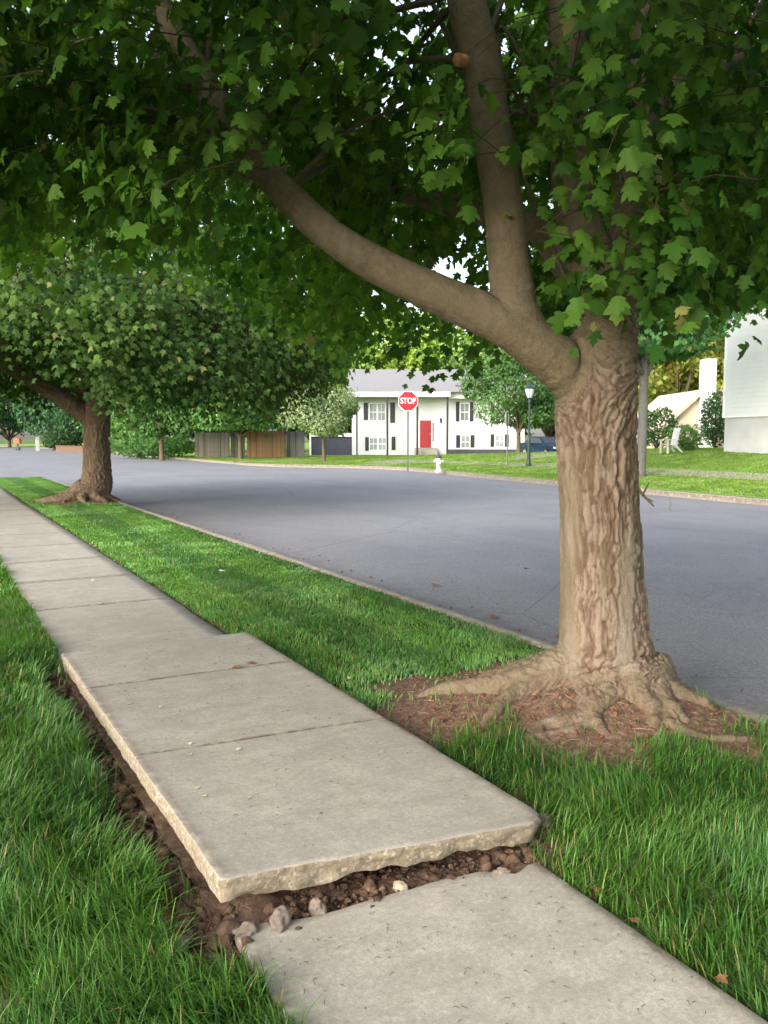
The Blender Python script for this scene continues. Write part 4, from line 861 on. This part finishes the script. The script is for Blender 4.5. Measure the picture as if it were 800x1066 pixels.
stop_sign(425, 38.5, zs, 'red octagonal stop sign facing the street in front of the white house', CAMROT + .04, 1.5+(455-418)/860*38.5 - zs)
xs_, ys_ = gxy(528, 41); zs = float(far_z(np.array(xs_), np.array(ys_)))
stop_sign(528, 41, zs, 'road sign seen edge-on from behind, its bare grey back turned to the street', CAMROT + math.pi + 1.15, 1.5+(455-436)/860*41 - zs, .36)

# ------------------------------------------------------------------ hydrant
x, y = gxy(457, 36.5); z = float(far_z(np.array(x), np.array(y))); hy = empty('fire_hydrant', (x, y, z), 'pale fire hydrant with dark cap on the corner of the far lawn', 'fire hydrant', None, CAMROT)
m = MB(); m.lathe([(.17, -.05), (.17, .03), (.12, .05), (.105, .1), (.105, .5), (.13, .52), (.13, .56), (.11, .58)], n=20); m.build('barrel', M['hydrant_white'], hy, False)
m = MB(); m.lathe([(.15, .582), (.15, .61), (.13, .65), (.09, .70), (.05, .725), (.035, .73), (.035, .79), (.0, .79)], n=20); m.build('bonnet', M['hydrant_dark'], hy, True)
for sx in (-1, 1):
    m = MB(); m.tube([(sx*.09, 0, .44), (sx*.17, 0, .44), (sx*.172, 0, .44), (sx*.21, 0, .44)], [.055, .055, .07, .065], 12); m.build('side_outlet', M['hydrant_white'], hy)
m = MB(); m.tube([(0, -.08, .40), (0, -.17, .40), (0, -.172, .40), (0, -.22, .40)], [.075, .075, .095, .085], 14); m.build('front_outlet', M['hydrant_white'], hy)

# ------------------------------------------------------------------ street lamp
x, y = gxy(551, 39); z = float(far_z(np.array(x), np.array(y))); lp_ = empty('street_lamp', (x, y, z), 'dark green post top lamp with white lantern beside the parked car', 'street lamp')
Hl = 1.5 + (455-399)/860*39 - z
m = MB(); m.lathe([(.14, -.05), (.14, .12), (.10, .2), (.085, .3), (.08, 1.25), (.055, 1.36), (.048, Hl-.95), (.09, Hl-.92), (.06, Hl-.86), (.05, Hl-.72)], n=14); m.build('post', M['lamp_green'], lp_, False)
m = MB(); m.lathe([(.11, Hl-.72), (.13, Hl-.68), (.235, Hl-.30), (.2, Hl-.29)], n=8); m.build('lantern_glass', M['lamp_glass'], lp_)
m = MB()
for k in range(8): a = 2*math.pi*k/8; m.tube([(.135*math.cos(a), .135*math.sin(a), Hl-.69), (.24*math.cos(a), .24*math.sin(a), Hl-.29)], .012, 5)
m.lathe([(.14, Hl-.735), (.14, Hl-.70)], n=8); m.lathe([(.26, Hl-.295), (.27, Hl-.26), (.2, Hl-.17), (.09, Hl-.1), (.05, Hl-.08), (.04, Hl-.03), (.0, Hl)], n=8); m.build('lantern_cap', M['lamp_green'], lp_)

# ------------------------------------------------------------------ car
x, y = gxy(569, 58); car = empty('parked_car', (x, y, .12), 'dark blue car parked beside the white house behind the lamp post', 'car', None, CAMROT + R(22))
# x across, y along (front at -y)
prof = [(-2.15, .32), (-2.2, .55), (-2.12, .74), (-1.0, .90), (-.35, 1.36), (.9, 1.42), (1.7, 1.02), (2.1, .95), (2.2, .6), (2.12, .32)]
m = MB(); n_ = len(prof); xs_ = [(-.86, 0, .93), (-.90, 0, 1.), (-.78, 1, 1.), (.78, 1, 1.), (.90, 0, 1.), (.86, 0, .93)]
V = []
for (xx, tp, sc) in [(-.84, 0, .97), (-.9, 0, 1), (.9, 0, 1), (.84, 0, .97)]:
    for (a, b) in prof: V.append((xx*(1 if b < 1.0 else .78), a*sc, b if b < 1 else b))
F = [[k for k in range(n_)][::-1], [3*n_+k for k in range(n_)]] + [(j*n_+k, j*n_+(k+1) % n_, (j+1)*n_+(k+1) % n_, (j+1)*n_+k) for j in range(3) for k in range(n_)]
m.add(V, F); m.build('body', M['car_blue'], car, False, .03)
for (pts, nm) in (([(-.92, .93), (-.42, 1.30)], 'windscreen'), ([(.98, 1.395), (1.62, 1.07)], 'rear_window')):
    (a, b), (c_, d_) = pts; m = MB(); m.add([(-.70, a-.02, b+.02), (.70, a-.02, b+.02), (.62, c_-.02, d_+.03), (-.62, c_-.02, d_+.03), (-.70, a+.02, b-.02), (.70, a+.02, b-.02), (.62, c_+.02, d_-.02), (-.62, c_+.02, d_-.02)], [(0, 1, 2, 3), (7, 6, 5, 4), (0, 4, 5, 1), (1, 5, 6, 2), (2, 6, 7, 3), (3, 7, 4, 0)]); m.build(nm, M['car_glass'], car)
for sx in (-1, 1):
    m = MB(); m.add([(sx*.885, -.85, .95), (sx*.885, 1.45, .98), (sx*.73, .88, 1.36), (sx*.73, -.3, 1.32), (sx*.80, -.85, .95), (sx*.80, 1.45, .98), (sx*.65, .88, 1.36), (sx*.65, -.3, 1.32)], [(0, 1, 2, 3), (7, 6, 5, 4), (0, 4, 5, 1), (1, 5, 6, 2), (2, 6, 7, 3), (3, 7, 4, 0)]); m.build('side_window', M['car_glass'], car)
    m = MB(); m.box((sx*.68-.16, -2.21, .58), (sx*.68+.16, -2.1, .72)); m.build('headlight', M['lamp_glass'], car, False, .02)
    for yy_ in (-1.32, 1.35):
        m = MB(); m.tube([(sx*.72, yy_, .32), (sx*.92, yy_, .32)], [.32, .32], 20); wl = m.build('wheel', M['rubber'], car); m = MB(); m.tube([(sx*.9, yy_, .32), (sx*.935, yy_, .32)], [.2, .18], 14); m.build('rim', M['chrome'], wl)
strip('house_driveway', [(gxy(567, 44)[0], gxy(567, 44)[1]), gxy(569, 64)], 3.2, .015)

# ------------------------------------------------------------------ far left bits
x, y = gxy(18.5, 99); o = empty('mailbox', (x, y, -.1), 'small orange red mailbox on a dark base at the far left of the street', 'mailbox', None, CAMROT)
m = MB(); m.box((-.22, -.2, -.1), (.22, .2, .42)); m.box((-.08, -.08, .42), (.08, .08, .8)); m.build('base', M['dark_bin'], o)
m = MB(); m.prism([(-.33, .8), (.33, .8), (.33, 1.25), (.2, 1.45), (-.2, 1.45), (-.33, 1.25)], 'y', -.4, .4); m.build('box', M['orange_red'], o)
x, y = gxy(39, 97); o = empty('gate_post', (x, y, 0), 'short pale post beside the driveway far up the street', 'post'); m = MB(); m.box((-.17, -.17, -.1), (.17, .17, 1.35)); m.build('shaft', M['grey_panel'], o); m = MB(); m.prism([(-.22, 1.353), (.22, 1.353), (0, 1.5)], 'y', -.22, .22); m.build('cap', M['grey_panel'], o)
p0 = np.array(gxy(58, 92)); p1 = np.array(gxy(86, 84)); rz = math.atan2(p1[1]-p0[1], p1[0]-p0[0]); L_ = np.linalg.norm(p1-p0)
o = empty('retaining_wall', (*p0, 0), 'low dark brown garden wall beside the pale driveway', 'garden wall', None, rz); m = MB(); m.box((0, 0, -.2), (L_, .4, .5)); m.build('wall_body', M['brown_wall'], o); m = MB(); m.box((-.05, -.05, .502), (L_+.05, .45, .58)); m.build('coping', M['brown_wall'], o)

# ------------------------------------------------------------------ loose earth, stones, leaves, debris
def lump_mesh(seed, sc=(1, 1, 1), sub=3, amp=.45):
    bm = bmesh.new(); bmesh.ops.create_icosphere(bm, subdivisions=sub, radius=1)
    P_ = np.array([v.co[:] for v in bm.verts]); f = [[v.index for v in g.verts] for g in bm.faces]; bm.free()
    k = 1 + amp*(fbm(P_*1.3+seed*9.1, 3)-.5)*2 + amp*1.1*(fbm(P_*3.1+seed, 3)-.5)
    return P_*k[:, None]*np.array(sc), np.array(f)
LM = [lump_mesh(i, (1, rng.uniform(.5, 1), rng.uniform(.4, .8)), 2, 1.25) for i in range(10)]
def lumps(name, P_, s, mat):
    V, F = [], []; b = 0
    for i in range(len(P_)):
        v, f = LM[i % 10]; a = rng.uniform(0, 6.28); c_, s_ = math.cos(a), math.sin(a); Rm = np.array([[c_, -s_, 0], [s_, c_, 0], [0, 0, 1]])
        V.append(v@Rm.T*s[i] + P_[i]); F.append(f+b); b += len(v)
    return tag(mk(name, np.vstack(V), [np.vstack(F)], mat, smooth=False), kind='stuff')
n = 5200; x = rng.uniform(.5, .76, n); y = rng.uniform(2.0, 5.9, n); k = rng.random(n) < trench(x, y); x, y = x[k], y[k]; s = rng.gamma(1.2, .0068, len(x))+.002; s = np.minimum(s, .03)
x2 = rng.uniform(.72, 1.95, 1300); y2 = rng.uniform(2.22, 2.45, 1300); s2 = np.minimum(rng.gamma(.9, .006, 1300)+.002, .036)
PX = np.concatenate([x, x2]); PY = np.concatenate([y, y2]); PZ = np.concatenate([lawn_z(x, y)+.004, -.035+.03*rng.random(1300)]); ss = np.concatenate([s, s2])
lumps('soil_clods', np.stack([PX, PY, PZ], 1), ss, M['soil'])
n = 1700; a = rng.uniform(0, 6.28, n); r = rng.uniform(.25, 1.25, n); x = T1[0]+r*np.cos(a); y = T1[1]+r*np.sin(a); k = (x < 3.8) & (rng.random(n) < soil_mask(x, y)); x, y = x[k], y[k]
lumps('bark_mulch', np.stack([x, y, verge_z(x, y)+.002], 1), rng.uniform(.004, .013, len(x)), M['mulch'])
# chips and straw: thin bits lying on the soil
def bits(name, P_, L0, L1, mat, wdt=.003):
    m = MB()
    for q in P_:
        a = random.uniform(0, 6.28); l = random.uniform(L0, L1)/2; dx, dy = math.cos(a)*l, math.sin(a)*l; m.tube([(q[0]-dx, q[1]-dy, q[2]+.003), (q[0]+random.uniform(-.004, .004), q[1], q[2]+.007), (q[0]+dx, q[1]+dy, q[2]+.003)], [wdt*.5, wdt*.7, wdt*.4], 4)
    return tag(m.build(name, mat), kind='stuff')
a = rng.uniform(R(120), R(320), 110); r = rng.uniform(.35, 1.15, 110); x = T1[0]+r*np.cos(a); y = T1[1]+r*np.sin(a); k = x > 2.1
bits('straw_litter', np.stack([x, y, verge_z(x, y)], 1)[k], .03, .10, M['straw'], .0025)
x = rng.uniform(.8, 1.8, 170); y = rng.uniform(1.2, 2.2, 170); q = np.stack([x, y, np.full(170, .006)], 1); x = rng.uniform(.8, 1.9, 120); y = rng.uniform(2.5, 6, 120)
bits('twig_litter', np.vstack([q, np.stack([x, y, slab_z(x, y)], 1)]),   .004, .022, M['twig_brown'], .0017)
x = 4.02+rng.exponential(.16, 500); y = rng.uniform(2, 18, 500); lumps('gutter_debris', np.stack([x, y, np.full(500, -.135)], 1), rng.uniform(.004, .013, 500), M['mulch'])
# larger stones in the gap
def stone(px_xyz, s, sc, mat, label, seed):
    v, f = lump_mesh(seed, sc, 4, .4); o = mk('stone', v*s*.8, [f], M[mat], smooth=True); o.location = px_xyz; o.rotation_euler = (0, 0, seed); return tag(o, label, 'stone', 'stones in the earth by the slab')
stone((.90, 2.275, .012), .055, (1.1, .7, .8), 'stone_grey', 'pale layered stone lump under the left corner of the raised slab', 1)
stone((1.03, 2.285, .01), .042, (.8, .6, 1.), 'stone_grey', 'upright grey stone chunk just right of the layered lump', 2)
stone((.80, 2.29, .0), .05, (1., .8, .7), 'stone_grey', 'brownish stone tucked beneath the slab corner', 3)
stone((.60, 2.36, -.02), .045, (1., .9, .7), 'stone_grey', 'dull stone in the trench beside the grass, nearest the slab corner', 4)
stone((1.33, 2.28, .0), .03, (1.2, .7, .8), 'stone_pale', 'small pale stone in the middle of the gap', 5)
stone((1.68, 2.19, .0), .032, (1.2, .8, .7), 'stone_grey', 'stone near the right end of the gap', 6)
stone((.62, 3.72, -.01), .05, (1.3, .7, .5), 'stone_grey', 'flat grey stone half buried in the trench along the left edge', 7)
stone((2.06, 2.42, .0), .045, (1.1, .9, .7), 'stone_grey', 'rounded stone in the grass at the right corner of the raised slab', 8)
stone((2.02, 2.15, .0), .03, (1.3, .7, .6), 'stone_pale', 'pale flat chip in the bare edge by the slab corner', 9)
# fallen leaves
proto = None; T_, Ff = LEAF_A
def fallen(x, y, z, s, mat, label, group):
    Tz = T_.copy(); Tz[:, 2] = .12*np.abs(Tz[:, 0]) + .06*np.sin(Tz[:, 1]*5)*.5 + .05
    o = mk('fallen_leaf', Tz*s, Ff, M[mat]); o.location = (x, y, z+.003); o.rotation_euler = (random.uniform(-.15, .15), random.uniform(-.15, .15), random.uniform(0, 6.28)); return tag(o, label, 'leaf', group)
GP, GB = 'pale leaf scraps on the raised slab', 'brown leaves along the pavement edge'
for (px, py) in ((169, 737), (197, 779), (199, 793), (247, 786), (206, 831), (214, 842), (365, 705)):
    r_ = FW + RT*(px-CX)/F_PX - UPV*(py-CY)/F_PX; t_ = (.09-EYE)/r_[2]; q = EYEP + r_*t_; fallen(q[0], q[1], float(slab_z(np.array(q[0]), np.array(q[1]))), .022, 'pale_leaf', 'tiny pale leaf scrap lying on the raised slab', GP)
for (x, y) in ((1.87, 1.45), (1.92, 1.62), (2.0, 1.30), (1.90, 1.95), (1.86, 1.75)): fallen(x, y, .0, .034, 'dead_leaf', 'small dry brown leaf on the bare edge beside the near slab', GB)
for (x, y, z) in ((1.76, 4.84, 0.05), (1.62, 4.83, .05)): fallen(x, y, float(slab_z(np.array(x), np.array(y))), .06, 'dead_leaf', 'reddish dead leaf caught in the joint of the raised slab', 'dead leaves in the slab joint')
for (x, y) in ((1.32, 7.6), (1.5, 8.9), (1.2, 10.1)): fallen(x, y, .012, .05, 'pale_leaf', 'yellowed leaf on the level pavement beyond the raised slab', 'leaves on the far pavement')
for (x, y) in ((4.5, 6.0), (4.9, 7.6), (5.3, 5.4), (6.5, 8.)): fallen(x, y, -.13, .09, 'dead_leaf', 'dead leaf lying on the asphalt near the kerb', 'leaves on the road')
fallen(2.75, 8.6, .05, .07, 'pale_leaf', 'single yellow leaf lying on the mown verge', None)
